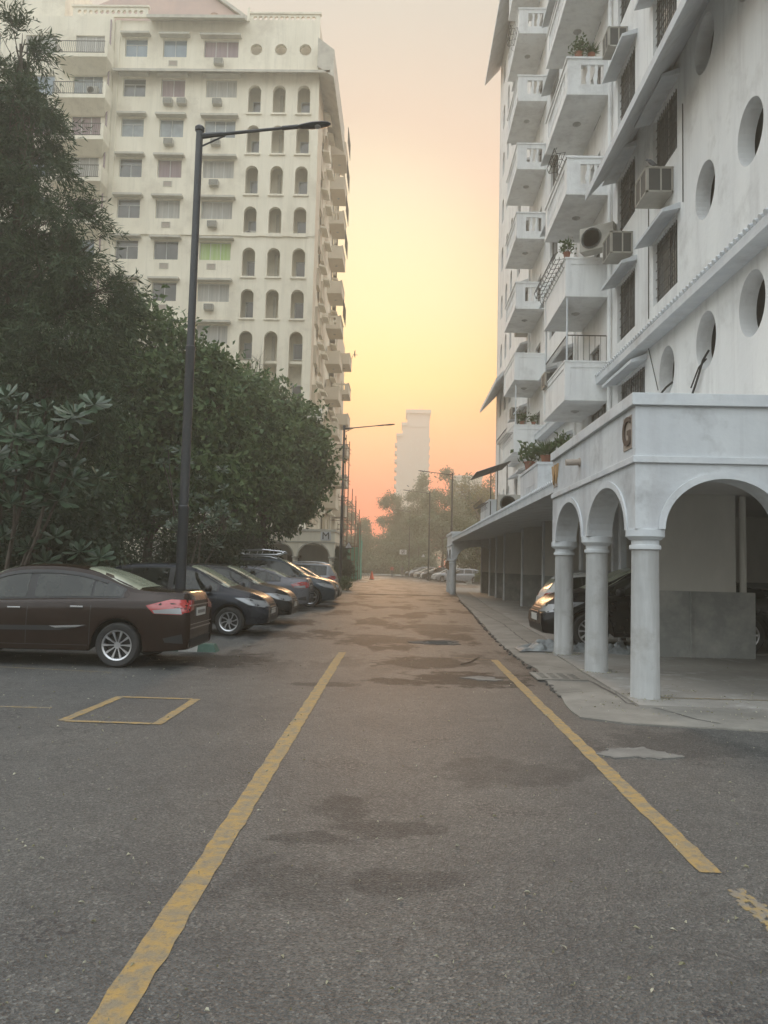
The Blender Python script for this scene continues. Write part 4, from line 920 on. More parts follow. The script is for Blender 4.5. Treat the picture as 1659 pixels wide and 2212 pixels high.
# awning on thin posts
aw = empty('awning', (4.0, 34.5, 4.7), 'small slatted awning on thin posts over the far terrace', 'awning')
ab = MB()
for i in range(11):
    y0_ = 33.6+2.7*i/11; y1_ = y0_+.17; ab.add([(3.25,y0_,5.79),(4.75,y0_,6.33),(4.75,y1_,6.33),(3.25,y1_,5.79)], [(0,1,2,3)])
ab.build('sheet', 'awning', aw)
fr = MB()
for i in range(6): y = 33.6+2.7*i/5; fr.tube((3.25,y,5.75),(4.75,y,6.29),.025,n=4)
for x, z in ((3.27,5.75),(4.0,6.02),(4.73,6.28)): fr.tube((x,33.6,z),(x,36.3,z),.022,n=4)
fr.build('frame', 'iron', aw)
for x_, y_, z_ in ((4.2,33.7,6.08),(4.62,33.7,6.24),(4.2,36.2,6.08)): MB().tube((x_,y_,3.4),(x_,y_,z_),.025,n=6).build('post', 'iron', aw, org=(x_,y_,3.4))

# ================================================================== FAR TOWER AND FAR BLOCK
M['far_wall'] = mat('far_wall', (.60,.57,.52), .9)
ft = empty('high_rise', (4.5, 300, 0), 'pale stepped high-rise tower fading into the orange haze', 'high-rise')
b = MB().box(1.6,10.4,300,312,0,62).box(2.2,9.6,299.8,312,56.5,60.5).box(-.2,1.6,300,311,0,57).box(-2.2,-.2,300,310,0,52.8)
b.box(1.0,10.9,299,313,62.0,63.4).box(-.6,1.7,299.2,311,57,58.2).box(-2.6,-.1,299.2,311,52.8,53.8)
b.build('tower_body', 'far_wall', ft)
b = MB()
for k in range(15): b.box(-3.1,-2.2,301,308,3+3.3*k,4.2+3.3*k); b.box(10.4,10.8,301,308,4+3.4*k,5+3.4*k)
b.build('balcony_stack', 'far_wall', ft)
fwm = bx(0,1.1,-.08,0,0,1.6).mesh('window', ['grey_wall'])
for k in range(15):
    for x in (-.9, 2.6, 5.2, 8.2): inst('window', fwm, ft, (x, 299.98, 4+3.3*k))
MB().tube((6.5,302,63.4),(6.5,302,65.2),.08,n=4).tube((7.4,302,63.4),(7.4,302,65.4),.08,n=4).build('antenna', 'far_wall', ft)
fb = empty('distant_block', (15.5,180,0), 'pale flat-roofed block half hidden behind the bare tree', 'apartment block')
b = MB().box(12.4,18.8,180,192,0,22.8).box(12.2,19,179.8,192.2,22.8,23.3).build('wall', 'far_wall', fb)
for k in range(6):
    for x in (13.2,15,16.8): inst('window', fwm, fb, (x, 179.98, 4+3.2*k))

# ================================================================== LAMP POSTS
def lamp_post(loc, dirx, label, h=10.4, arm=2.6, bird=None, tilt=.05, seg=True):
    x, y, _ = loc
    o = empty('street_lamp', loc, label, 'street lamp', 'street lamps along the road')
    b = MB().lathe([(.15,0),(.15,.04),(.105,.06),(.105,2.6),(.112,2.62),(.112,2.68),(.095,2.7),(.095,5.9),(.102,5.92),(.102,5.98),(.08,6.0),(.072,h-.02),(.095,h-.01),(.1,h+.06),(.06,h+.1)], (x,y,0), 18)
    b.build('pole', 'pole_paint', o, smooth=30)
    a = MB(); z = h-.12; d = dirx
    p0 = Vector((x+d*.06,y,z)); p1 = Vector((x+d*arm*.82,y,z+arm*.82*tilt*2.2)); p2 = Vector((x+d*arm*.98, y, z+arm*.98*tilt*2.2))
    a.tube(p0, p1, .038, .03, 8).tube((x+d*.06,y,z-.22), (x+d*.55,y,z+.02), .018, n=6).tube((x+d*.06,y,z), (x+d*.5,y,z+.05), .06, .045, 8).tube(p1, p2, .045, .045, 8)
    a.build('arm', 'pole_paint', o, smooth=40)
    hd = MB(); q = p2
    pr = [(0,.05,.03),(.12,.085,.045),(.3,.12,.05),(.5,.12,.045),(.62,.09,.03),(.68,.03,.012)]; n = 10; vs = []
    for (t_, wy, wz) in pr:
        for k in range(n): an = 6.2832*k/n; vs.append((q.x+d*t_, q.y+wy*math.cos(an), q.z+t_*tilt*2+wz*math.sin(an)))
    hd.add(vs, [(i*n+k, i*n+(k+1)%n, (i+1)*n+(k+1)%n, (i+1)*n+k) for i in range(len(pr)-1) for k in range(n)]+[tuple(range(n)), tuple(range((len(pr)-1)*n, len(pr)*n))])
    hd.build('lamp_head', 'pole_paint', o, smooth=50)
    MB().lathe([(.02,-.055),(.07,-.05),(.08,-.03)], (q.x+d*.4, q.y, q.z+.4*tilt*2), 12).build('lens', 'lamp_glass', o)
    return o
lamp_post((-4.42,15.5,0), 1, 'tall dark street lamp standing behind the brown sedan, nearest to the camera', h=10.62, arm=2.12)
lamp_post((-3.75,48.6,0), 1, 'street lamp rising through the ball-shaped topiary')
lamp_post((4.75,72,0), -1, 'street lamp beside the hedge past the far arcade')
lamp_post((3.35,90.5,0), -1, 'street lamp amid the far parked cars with a bird on its arm')
lamp_post((1.4,121,0), -1, 'farthest street lamp, faint in the haze behind two walkers')
pigeon((.75,90.5,10.98), R(180), 'small bird perched on the arm of the street lamp over the far cars')

# ================================================================== SIGNS, CONE, BICYCLE
def tri(cx, z, s, y, t=.02): h = s*.866; return MB().slab([(cx-s/2,z),(cx+s/2,z),(cx,z+h)], [], ('Y',y), t)
s1 = empty('warning_sign', (-3.25,48.3,2.7), 'white triangular warning sign with black rim on the lamp post by the topiary', 'road sign')
tri(-3.25, 2.62, .52, 48.32).build('rim', 'sign_black', s1); tri(-3.25, 2.665, .41, 48.305, .012).build('face', 'sign_white', s1)
for i, (tx, sz, zz) in enumerate((('SPEED',.05,2.84),('LIMIT',.055,2.77),('10 KMPH',.06,2.70))): place_text('lettering', tx, sz, 'sign_black', s1, (-3.25,48.30,zz), (R(90),0,0), .002, .0)
MB().tube((-3.68,48.5,2.86),(-3.25,48.36,2.86),.018,n=6).build('bracket', 'pole_paint', s1)
s2 = empty('warning_sign', (2.65,90.2,2.75), 'small far triangular sign above the row of parked cars', 'road sign')
tri(2.7, 2.72, .55, 90.2).build('rim', 'sign_black', s2); tri(2.7, 2.76, .45, 90.19, .008).build('face', 'sign_white', s2)
MB().tube((2.7,90.25,2.9),(3.3,90.45,2.9),.02,n=6).build('bracket', 'pole_paint', s2)
s3 = empty('prohibition_sign', (.45,120.6,4.0), 'white rectangular sign with a crossed-out horn in a black circle', 'road sign')
MB().slab(rect(-.08,.98,3.5,4.22), [], ('Y',120.6), .03).build('board', 'sign_white', s3)
b = MB().slab(ell(.45,3.86,.31,.31,28), [ell(.45,3.86,.25,.25,28)], ('Y',120.585), .012).slab([(.25,3.70),(.31,3.64),(.65,4.02),(.59,4.08)], [], ('Y',120.583), .012)
b.slab([(.30,3.82),(.43,3.82),(.58,3.71),(.58,4.01),(.43,3.91),(.30,3.91)], [], ('Y',120.588), .01).build('emblem', 'sign_black', s3)
MB().tube((.98,120.62,3.9),(1.4,120.9,3.9),.025,n=6).build('bracket', 'pole_paint', s3)
s4 = empty('round_sign', (3.2,49.2,1.7), 'brown round disc on a post in front of the far arcade columns', 'sign')
MB().lathe([(.0,0),(.33,0),(.33,.03),(0,.03)], (3.2,49.2,1.75), 24, axis='Y').build('disc', 'brown_disc', s4)
MB().tube((3.2,49.26,0),(3.2,49.26,1.5),.025,n=8).build('post', 'iron', s4)
cn = empty('traffic_cone', (-3.22,89,0), 'orange traffic cone standing on the road near the bicycle', 'traffic cone')
MB().box(-3.54,-2.90,88.68,89.32,0,.05).build('base', 'sign_black', cn); MB().lathe([(.27,.05),(.05,1.0),(.03,1.0)], (-3.22,89,0), 20).build('cone', 'orange', cn, smooth=40)
MB().lathe([(.175,.46),(.135,.62)], (-3.22,89,0), 20, cap=False).build('band', 'clay_panel', cn)
bk = empty('bicycle', (-4.7,93.6,0), 'dark bicycle parked by the green construction netting', 'bicycle')
def torus(cx, z, r_, t_, y, n=28, m=5):
    b = MB(); vs = []
    for i in range(n):
        a = 6.2832*i/n
        for j in range(m): c = 6.2832*j/m; rr = r_+t_*math.cos(c); vs.append((cx+rr*math.cos(a), y+t_*math.sin(c), z+rr*math.sin(a)))
    return b.add(vs, [(i*m+j, ((i+1)%n)*m+j, ((i+1)%n)*m+(j+1)%m, i*m+(j+1)%m) for i in range(n) for j in range(m)])
for cx in (-4.1,-5.2):
    w_ = torus(cx,.36,.34,.022,93.6)
    for k in range(12): w_.tube((cx,93.6,.36),(cx+.33*math.cos(k*.5236),93.6,.36+.33*math.sin(k*.5236)),.004,n=3)
    w_.build('wheel', 'black_plastic', bk, org=(cx,93.6,.36))
P_ = lambda x, z: (x, 93.6, z)
MB().path([P_(-5.2,.36),P_(-5.05,.95),P_(-4.6,.4),P_(-4.1,.36),P_(-4.42,.85),P_(-4.6,.4)], .016, 6).path([P_(-4.42,.85),P_(-5.0,.8)], .016, 6).build('frame', 'iron', bk)
MB().box(-4.58,-4.32,93.53,93.67,.93,.98).tube(P_(-4.43,.85),P_(-4.45,.94),.014).build('saddle', 'black_plastic', bk)
MB().tube((-5.03,93.35,1.05),(-5.03,93.85,1.05),.014).tube(P_(-5.05,.9),P_(-5.03,1.05),.014).build('handlebar', 'iron', bk)
MB().box(-4.25,-3.85,93.52,93.68,.78,.80).build('rear_rack', 'iron', bk)
# scaffolding and netting
sc_ = empty('scaffolding', (-5.3,80,0), 'rusty pole scaffolding against the street side of the cream tower', 'scaffolding')
b = MB()
for (x, y, z) in ((-5.65,76,14.6),(-5.6,80,13.5),(-5.3,76,13.9),(-5.4,84,10),(-5.0,84,9.2),(-5.2,88,9),(-4.8,88,8)): b.tube((x,y,0),(x,y,z),.045,n=6)
b.build('upright', 'rust_pole', sc_)
b = MB()
for z in (2,4,6,6.3,8,8.3,10,10.3,12,13.2,13.6): b.tube((-7.0,76,z),(-5.3,76,z),.035,n=5).tube((-5.65,76,z),(-5.4,84 if z < 9 else 80,z),.03,n=5)
for z in (2,4,6,8): b.tube((-6.9,84,z),(-5.0,84,z),.035,n=5)
b.build('crossbar', 'rust_pole', sc_)
nt_ = empty('netting_fence', (-4.7,85,0), 'green construction net stretched on tall poles beside the road', 'netting')
b = MB(); k = 26
vs = []
for i in range(k+1):
    u = i/k; x = -6.2+1.55*u+.04*math.sin(u*25); y = 86.2-1.2*u
    for j in range(9): z = 3.6*j/8; vs.append((x, y+.05*math.sin(u*18+j), z))
b.add(vs, [(i*9+j, (i+1)*9+j, (i+1)*9+j+1, i*9+j+1) for i in range(k) for j in range(8)])
vs = []
for i in range(13):
    u = i/12; y = 85+8*u
    for j in range(9): vs.append((-4.62+.05*math.sin(u*14+j*.8), y, (6.0-1.6*u)*j/8))
b.add(vs, [(i*9+j, (i+1)*9+j, (i+1)*9+j+1, i*9+j+1) for i in range(12) for j in range(8)])
b.build('net', 'green_net', nt_)
b = MB().tube((-4.62,84.95,0),(-4.62,84.95,7.1),.05,n=6).tube((-4.5,86,0),(-4.5,86,6.6),.045,n=6).tube((-4.8,85.2,0),(-4.8,85.2,6.3),.045,n=6).tube((-7.2,86.3,5.6),(-4.6,85.0,5.6),.06,n=6).tube((-7.2,86.3,3.7),(-4.6,85.0,3.7),.06,n=6).build('pole', 'rust_pole', nt_)
# painted wheel stop, kerb of the planting island
ws = MB()
for i, m_ in enumerate((0,1,0)):
    x0 = -4.15+.33*i; x1 = x0+.33
    ws.add([(x0,13.42,0),(x1,13.42,0),(x1,13.72,0),(x0,13.72,0),(x0+(.06 if i==0 else 0),13.48,.13),(x1-(.06 if i==2 else 0),13.48,.13),(x1-(.06 if i==2 else 0),13.66,.13),(x0+(.06 if i==0 else 0),13.66,.13)], [(4,5,6,7),(0,1,5,4),(1,2,6,5),(2,3,7,6),(3,0,4,7)], m_)
tag(ws.build('wheel_stop', ['kerb_green','kerb_white']), 'chipped concrete wheel stop painted green and white behind the brown sedan', 'wheel stop')
kb = MB(); x = 6.9
pts = [(6.6,79.5),(6.7,78.0),(7.2,77.0),(8.4,76.4)]+[(9.0+.6*i,76.2) for i in range(14)]
for i, (a, c) in enumerate(zip(pts[:-1], pts[1:])):
    kb.add([(a[0],a[1],0),(c[0],c[1],0),(c[0],c[1]+.3,0),(a[0],a[1]+.3,0),(a[0],a[1],.22),(c[0],c[1],.22),(c[0],c[1]+.3,.22),(a[0],a[1]+.3,.22)], [(0,1,5,4),(4,5,6,7),(1,2,6,5),(3,0,4,7),(2,3,7,6)], i % 2)
structure('kerb', kb, ['kerb_black','kerb_white'])
kb = MB()
cur_ = [(-5.5,112),(-8,127),(-14,136),(-20,141.5),(-30,148)]
for i, (a, c) in enumerate(zip(cur_[:-1], cur_[1:])): kb.tube((a[0]-.2,a[1],.08),(c[0]-.2,c[1],.08),.12,n=6)
kb2 = MB()
for a, c in zip([(14.1,90),(8.1,112),(.1,132),(-14,150),(-40,160)][:-1], [(14.1,90),(8.1,112),(.1,132),(-14,150),(-40,160)][1:]): kb2.tube((a[0],a[1]+.1,.08),(c[0],c[1]+.1,.08),.12,n=6)
structure('kerb', kb2, 'kerb_white'); structure('kerb', kb, 'kerb_white')
# crumpled tarpaulin beside the arcade
tn = 46; vs = []; r_ = random.Random(4)
from mathutils import noise as mnoise
for i in range(tn):
    for j in range(22):
        u, v_ = i/(tn-1), j/21; x = 2.28+2.5*u; y = 14.95+.95*(v_-.5)*(1-.4*abs(u-.5))+.15*math.sin(u*6)
        e_ = min(u, 1-u, v_, 1-v_)*6
        h_ = abs(mnoise.noise(Vector((x*3.2, y*4.5, 2))))*.30+abs(mnoise.noise(Vector((x*9, y*11, 5))))*.12
        vs.append((x+.06*mnoise.noise(Vector((x*7,y*7,9))), y+.09*mnoise.noise(Vector((x*5,y*5,19))), .035+h_*min(1, e_)))
tp = MB().add(vs, [(i*22+j, (i+1)*22+j, (i+1)*22+j+1, i*22+j+1) for i in range(tn-1) for j in range(21)])
tag(tp.build('tarpaulin', 'tarp', smooth=60), 'crumpled grey tarpaulin lying beneath the nose of the black sedan', 'tarpaulin')
# ================================================================== CARS
def lerp_prof(pts, x):
    if x <= pts[0][0]: return pts[0][1]
    for (a, za), (b, zb_) in zip(pts[:-1], pts[1:]):
        if x <= b:
            return za+(zb_-za)*(x-a)/(b-a)
    return pts[-1][1]
def smooth_prof(pts, n=4):
    """Catmull-Rom resample of a profile so that the outline is rounded"""
    out = []
    P = [pts[0]]+pts+[pts[-1]]
    for i in range(1, len(P)-2):
        p0, p1, p2, p3 = P[i-1], P[i], P[i+1], P[i+2]
        for k in range(n):
            t = k/n
            m1 = (p2[1]-p0[1])/max(1e-6, p2[0]-p0[0]); m2 = (p3[1]-p1[1])/max(1e-6, p3[0]-p1[0]); h = p2[0]-p1[0]
            s_ = (p2[1]-p1[1])/max(1e-6, h)
            if m1*s_ <= 0: m1 = 0
            if m2*s_ <= 0: m2 = 0
            lim = 2.2*abs(s_); m1 = max(-lim, min(lim, m1)); m2 = max(-lim, min(lim, m2))
            z = (2*t**3-3*t*t+1)*p1[1]+(t**3-2*t*t+t)*h*m1+(-2*t**3+3*t*t)*p2[1]+(t**3-t*t)*h*m2
            out.append((p1[0]+h*t, z))
    out.append(pts[-1]); return out
KIND = {
 'sedan': dict(L=4.49, W=1.73, rw=1.02, wb=2.65, R=.325, top=[(0,.97),(.04,1.085),(.12,1.125),(.45,1.125),(.78,1.15),(1.25,1.34),(1.65,1.445),(2.1,1.485),(2.5,1.475),(2.85,1.41),(3.25,1.21),(3.58,1.04),(3.75,1.0),(4.15,.92),(4.38,.80),(4.49,.62)],
   belt=[(0,.92),(.5,.99),(1.4,.985),(2.5,.95),(3.5,.90),(4.1,.80),(4.49,.6)], wr=.57, rg=(.80,1.62), ws=(2.66,3.60), pill=[(1.02,1.43),(1.47,2.30),(2.42,3.32)], deck=True),
 'city': dict(L=4.5, W=1.72, rw=1.0, wb=2.6, R=.315, top=[(0,.95),(.04,1.06),(.12,1.10),(.5,1.11),(.80,1.14),(1.25,1.33),(1.7,1.44),(2.1,1.475),(2.5,1.46),(2.85,1.39),(3.25,1.19),(3.6,1.0),(4.15,.88),(4.4,.76),(4.5,.6)],
   belt=[(0,.90),(.5,.97),(1.4,.955),(2.5,.92),(3.5,.87),(4.1,.77),(4.5,.58)], wr=.57, rg=(.82,1.65), ws=(2.66,3.62), pill=[(1.0,1.42),(1.46,2.30),(2.42,3.34)], deck=True),
 'hatch': dict(L=3.99, W=1.69, rw=.72, wb=2.45, R=.305, top=[(0,.86),(.05,1.0),(.25,1.25),(.50,1.42),(.95,1.50),(1.6,1.525),(2.1,1.50),(2.4,1.43),(2.8,1.22),(3.12,1.05),(3.3,1.0),(3.7,.89),(3.92,.76),(3.99,.58)],
   belt=[(0,.86),(.4,1.0),(1.2,.975),(2.2,.94),(3.05,.90),(3.6,.80),(3.99,.56)], wr=.58, rg=(.08,.48), ws=(2.22,3.14), pill=[(.55,.95),(.99,1.80),(1.92,2.86)], deck=False),
 'suv': dict(L=4.3, W=1.79, rw=.80, wb=2.6, R=.345, top=[(0,.95),(.04,1.15),(.20,1.40),(.38,1.575),(.8,1.625),(1.6,1.645),(2.2,1.62),(2.5,1.55),(2.95,1.30),(3.28,1.12),(3.45,1.08),(3.95,1.0),(4.2,.88),(4.3,.68)],
   belt=[(0,.94),(.4,1.08),(1.2,1.045),(2.3,1.01),(3.2,.98),(3.8,.90),(4.3,.66)], wr=.61, rg=(.06,.36), ws=(2.34,3.30), pill=[(.5,.98),(1.02,1.88),(2.0,3.0)], deck=False),
 'mpv': dict(L=4.6, W=1.83, rw=.95, wb=2.75, R=.36, top=[(0,1.0),(.04,1.2),(.14,1.5),(.3,1.70),(.8,1.76),(1.8,1.78),(2.4,1.745),(2.7,1.67),(3.2,1.37),(3.5,1.17),(3.7,1.12),(4.2,1.02),(4.48,.88),(4.6,.68)],
   belt=[(0,1.0),(.4,1.12),(1.2,1.08),(2.4,1.04),(3.4,1.0),(4.1,.90),(4.6,.66)], wr=.63, rg=(.05,.28), ws=(2.52,3.52), pill=[(.4,1.12),(1.16,2.05),(2.17,3.22)], deck=False),
}
_cache = {}
def car_shell(kind):
    if kind in _cache: return _cache[kind]
    K = KIND[kind]; L_, W2 = K['L'], K['W']/2; top = smooth_prof(K['top']); belt = smooth_prof(K['belt']); wr = K['wr']; Rw = K['R']; Ra = Rw+.055
    wx = (K['rw'], K['rw']+K['wb'])
    xs = [0, .008, .02, .04]+[.07+.04*i for i in range(int((L_-.14)/.04)+1)]+[L_-.04, L_-.02, L_-.008, L_]
    xs = sorted(set(round(x, 4) for x in xs))
    rings = []; info = []
    for x in xs:
        d = min(x, L_-x); front = x > L_/2
        taper = 1-.16*max(0, 1-d/.75)**2.2-.07*max(0, 1-d/.09)**2.5
        w = W2*taper
        zt = lerp_prof(top, x); zb = min(lerp_prof(belt, x), zt-.012)
        c = max(0, min(1, (zt-zb-.05)/.30)); c = c*c*(3-2*c)
        zs = .235 if .5 < x < L_-.5 else .235+.035*max(0, 1-d/.5)
        arc = 0
        for q in wx:
            if abs(x-q) < Ra: arc = max(arc, math.sqrt(Ra*Ra-(x-q)**2)+Rw)
        zo = max(zs, arc)
        wg = w-.095; wre = (w-.20)*(1-c)+min(wr, w-.12)*c
        dz = zt-zb
        zr = zb+max(dz-.085, dz*.55)
        y5 = .62*(zb-zs)+zs
        z4 = max(zs+.16, zo+.03); z5 = max(y5, z4+.03); z6 = max(zb-.14, z5+.012); z7 = max(zb-.065, z6+.012); z8 = max(zb-.018, z7+.008); z9 = max(zb, z8+.006)
        ring = [(0, max(zs, .27)), (w-.24, max(zs,.27) if arc == 0 else arc), (w-.03, zo), (w-.008, zo+.012), (w, z4), (w+.002, z5), (w-.008, z6), (w-.022, z7), (w-.06, z8), (wg, z9)]
        for u in (.2, .4, .6, .8): ring.append((wg+(wre-wg)*u+.012*c*math.sin(u*3.14), z9+(max(zr, z9+.004)-z9)*u))
        zr = max(zr, z9+.005)
        ring += [(wre, zr), (wre-.035, zr+(zt-zr)*.55), (wre*.80, zr+(zt-zr)*.86), (wre*.45, zr+(zt-zr)*.97), (0, max(zt, zr+.004))]
        rings.append(ring); info.append((x, zb, zr, zt, wre, wg, c))
    n = len(rings[0]); V = []
    def shear(x, z):
        o = 0
        dr = max(0, 1-x/.45); df = max(0, 1-(L_-x)/.45)
        if dr > 0: o += dr*(.09*max(0, (z-.62))*2*.6 + .10*max(0, (.45-z))*2)
        if df > 0: o -= df*(.10*max(0, (z-.55))*1.2 + .10*max(0, (.42-z))*2)
        return x+o
    for x, rg_ in zip(xs, rings):
        for (y, z) in rg_: V.append((shear(x, z), -y, z))
        for (y, z) in reversed(rg_[1:-1]): V.append((shear(x, z), y, z))
    m = 2*n-2; F = []; MI = []
    for i in range(len(xs)-1):
        for k in range(m):
            F.append((i*m+k, i*m+(k+1) % m, (i+1)*m+(k+1) % m, (i+1)*m+k))
            MI.append(1 if (k < 2 or k >= m-2) else 0)
    F.append(tuple(range(m))); F.append(tuple(reversed(range((len(xs)-1)*m, len(xs)*m)))); MI += [0, 0]
    bvh = BVHTree.FromPolygons([Vector(v) for v in V], F)
    _cache[kind] = (V, F, MI, bvh, K, top, belt, info); return _cache[kind]
def seg_info(info, x):
    for a, b in zip(info[:-1], info[1:]):
        if a[0] <= x <= b[0]:
            t = (x-a[0])/max(1e-6, b[0]-a[0]); return [p+(q-p)*t for p, q in zip(a, b)]
    return info[-1]
def panel(mb, bvh, poly, d, off=.006, grid=.07, m=0, both=True):
    """poly: list of (s,z); d: outward direction (x,y,z). s axis = horizontal perpendicular (or x for top-down)"""
    D = Vector(d).normalized()
    if abs(D.z) > .9: S_, Z_ = Vector((1,0,0)), Vector((0,1,0))
    else: Z_ = Vector((0,0,1)); S_ = Vector((-D.y, D.x, 0)).normalized(); 
    if abs(D.y) > .9: S_ = Vector((1,0,0))
    if abs(D.x) > .9: S_ = Vector((0,1,0))
    pts = []
    k = len(poly)
    for i in range(k):
        a, b = Vector(poly[i]), Vector(poly[(i+1) % k]); q = max(1, int((b-a).length/grid))
        for j in range(q): pts.append(a.lerp(b, j/q))
    ne = len(pts); x0, x1 = min(p.x for p in pts), max(p.x for p in pts); z0, z1 = min(p.y for p in pts), max(p.y for p in pts)
    def inside(p):
        c = False
        for i in range(k):
            a, b = poly[i], poly[(i+1) % k]
            if (a[1] > p[1]) != (b[1] > p[1]) and p[0] < (b[0]-a[0])*(p[1]-a[1])/(b[1]-a[1])+a[0]: c = not c
        return c
    gx = x0+grid/2
    while gx < x1:
        gz = z0+grid/2
        while gz < z1:
            if inside((gx, gz)) and min((p-Vector((gx, gz))).length for p in pts[:ne]) > grid*.4: pts.append(Vector((gx, gz)))
            gz += grid
        gx += grid
    res = geometry.delaunay_2d_cdt(pts, [(i, (i+1) % ne) for i in range(ne)], [list(range(ne))], 1, 1e-5)
    for sgn in ((1, -1) if both else (1,)):
        Dm = Vector((D.x, D.y*sgn, D.z)); Sm = Vector((S_.x, S_.y*sgn, S_.z)); Zm = Vector((Z_.x, Z_.y*(sgn if abs(D.z) > .9 else 1), Z_.z))
        out = []; ok = True; last = None
        for p in res[0]:
            o = Sm*p.x+Zm*p.y+Dm*6
            h = bvh.ray_cast(o, -Dm)
            if h[0] is None: out.append(None); continue
            out.append(h[0]+Dm*off)
        good = [v for v in out if v]
        if not good: continue
        vs = [v if v else min(good, key=lambda g: abs(g.z-0)) for v in out]
        fs = [tuple(f) for f in res[2] if all(out[i] for i in f)]
        mb.add(vs, fs, m)
def wheel_meshes(R_, style, dark=False):
    key = ('wheel', R_, style, dark)
    if key in _cache: return _cache[key]
    rr = R_*.66
    ty = MB().lathe([(rr-.005,-.085),(rr+.02,-.10),(R_-.03,-.105),(R_-.008,-.085),(R_,-.05),(R_,.05),(R_-.008,.085),(R_-.03,.105),(rr+.02,.10),(rr-.005,.085)], n=36, axis='Y', cap=False)
    ty.lathe([(.001,.02),(rr,.02)], n=24, axis='Y', cap=False, m=1)
    rm = MB(); rm.lathe([(rr-.004,-.095),(rr+.006,-.098),(rr-.018,-.085),(rr-.025,-.0)], n=36, axis='Y', cap=False)
    rm.lathe([(.0,-.070),(.045,-.070),(.055,-.055),(.055,-.02)], n=16, axis='Y', cap=False)
    n = {'multi': 10, 'swirl': 8, 'five': 5, 'y': 8}[style]
    for i in range(n):
        a = 6.2832*i/n
        def P(r_, t_, y): return (r_*math.cos(a+t_), y, r_*math.sin(a+t_))
        tw = .28 if style == 'swirl' else 0; hw = {'multi':.085, 'swirl':.13, 'five':.22, 'y':.1}[style]
        pr = [(.03, 0, -.070), (rr*.5, tw*.4, -.078), (rr-.01, tw, -.088)]
        ws_ = [hw*2.2, hw*1.0, hw*.85] if style != 'multi' else [hw*3, hw*1.1, hw*1.25]
        vs = []
        for (r_, t_, y), w_ in zip(pr, ws_): vs += [P(r_, t_-w_*(.9), y), P(r_, t_+w_*.9, y), P(r_, t_+w_*.7, y+.035), P(r_, t_-w_*.7, y+.035)]
        rm.add(vs, [(4*j+q, 4*j+(q+1) % 4, 4*(j+1)+(q+1) % 4, 4*(j+1)+q) for j in range(2) for q in range(4)])
    _cache[key] = (ty.mesh('wheel', ['rubber','alloy_dark'], smooth=40), rm.mesh('rim', ['alloy'], smooth=40)); return _cache[key]
def child(name, me, par, loc=(0,0,0), rz=0):
    o = bpy.data.objects.new(name, me); col.objects.link(o); o.parent = par; o.location = loc; o.rotation_euler.z = rz; return o
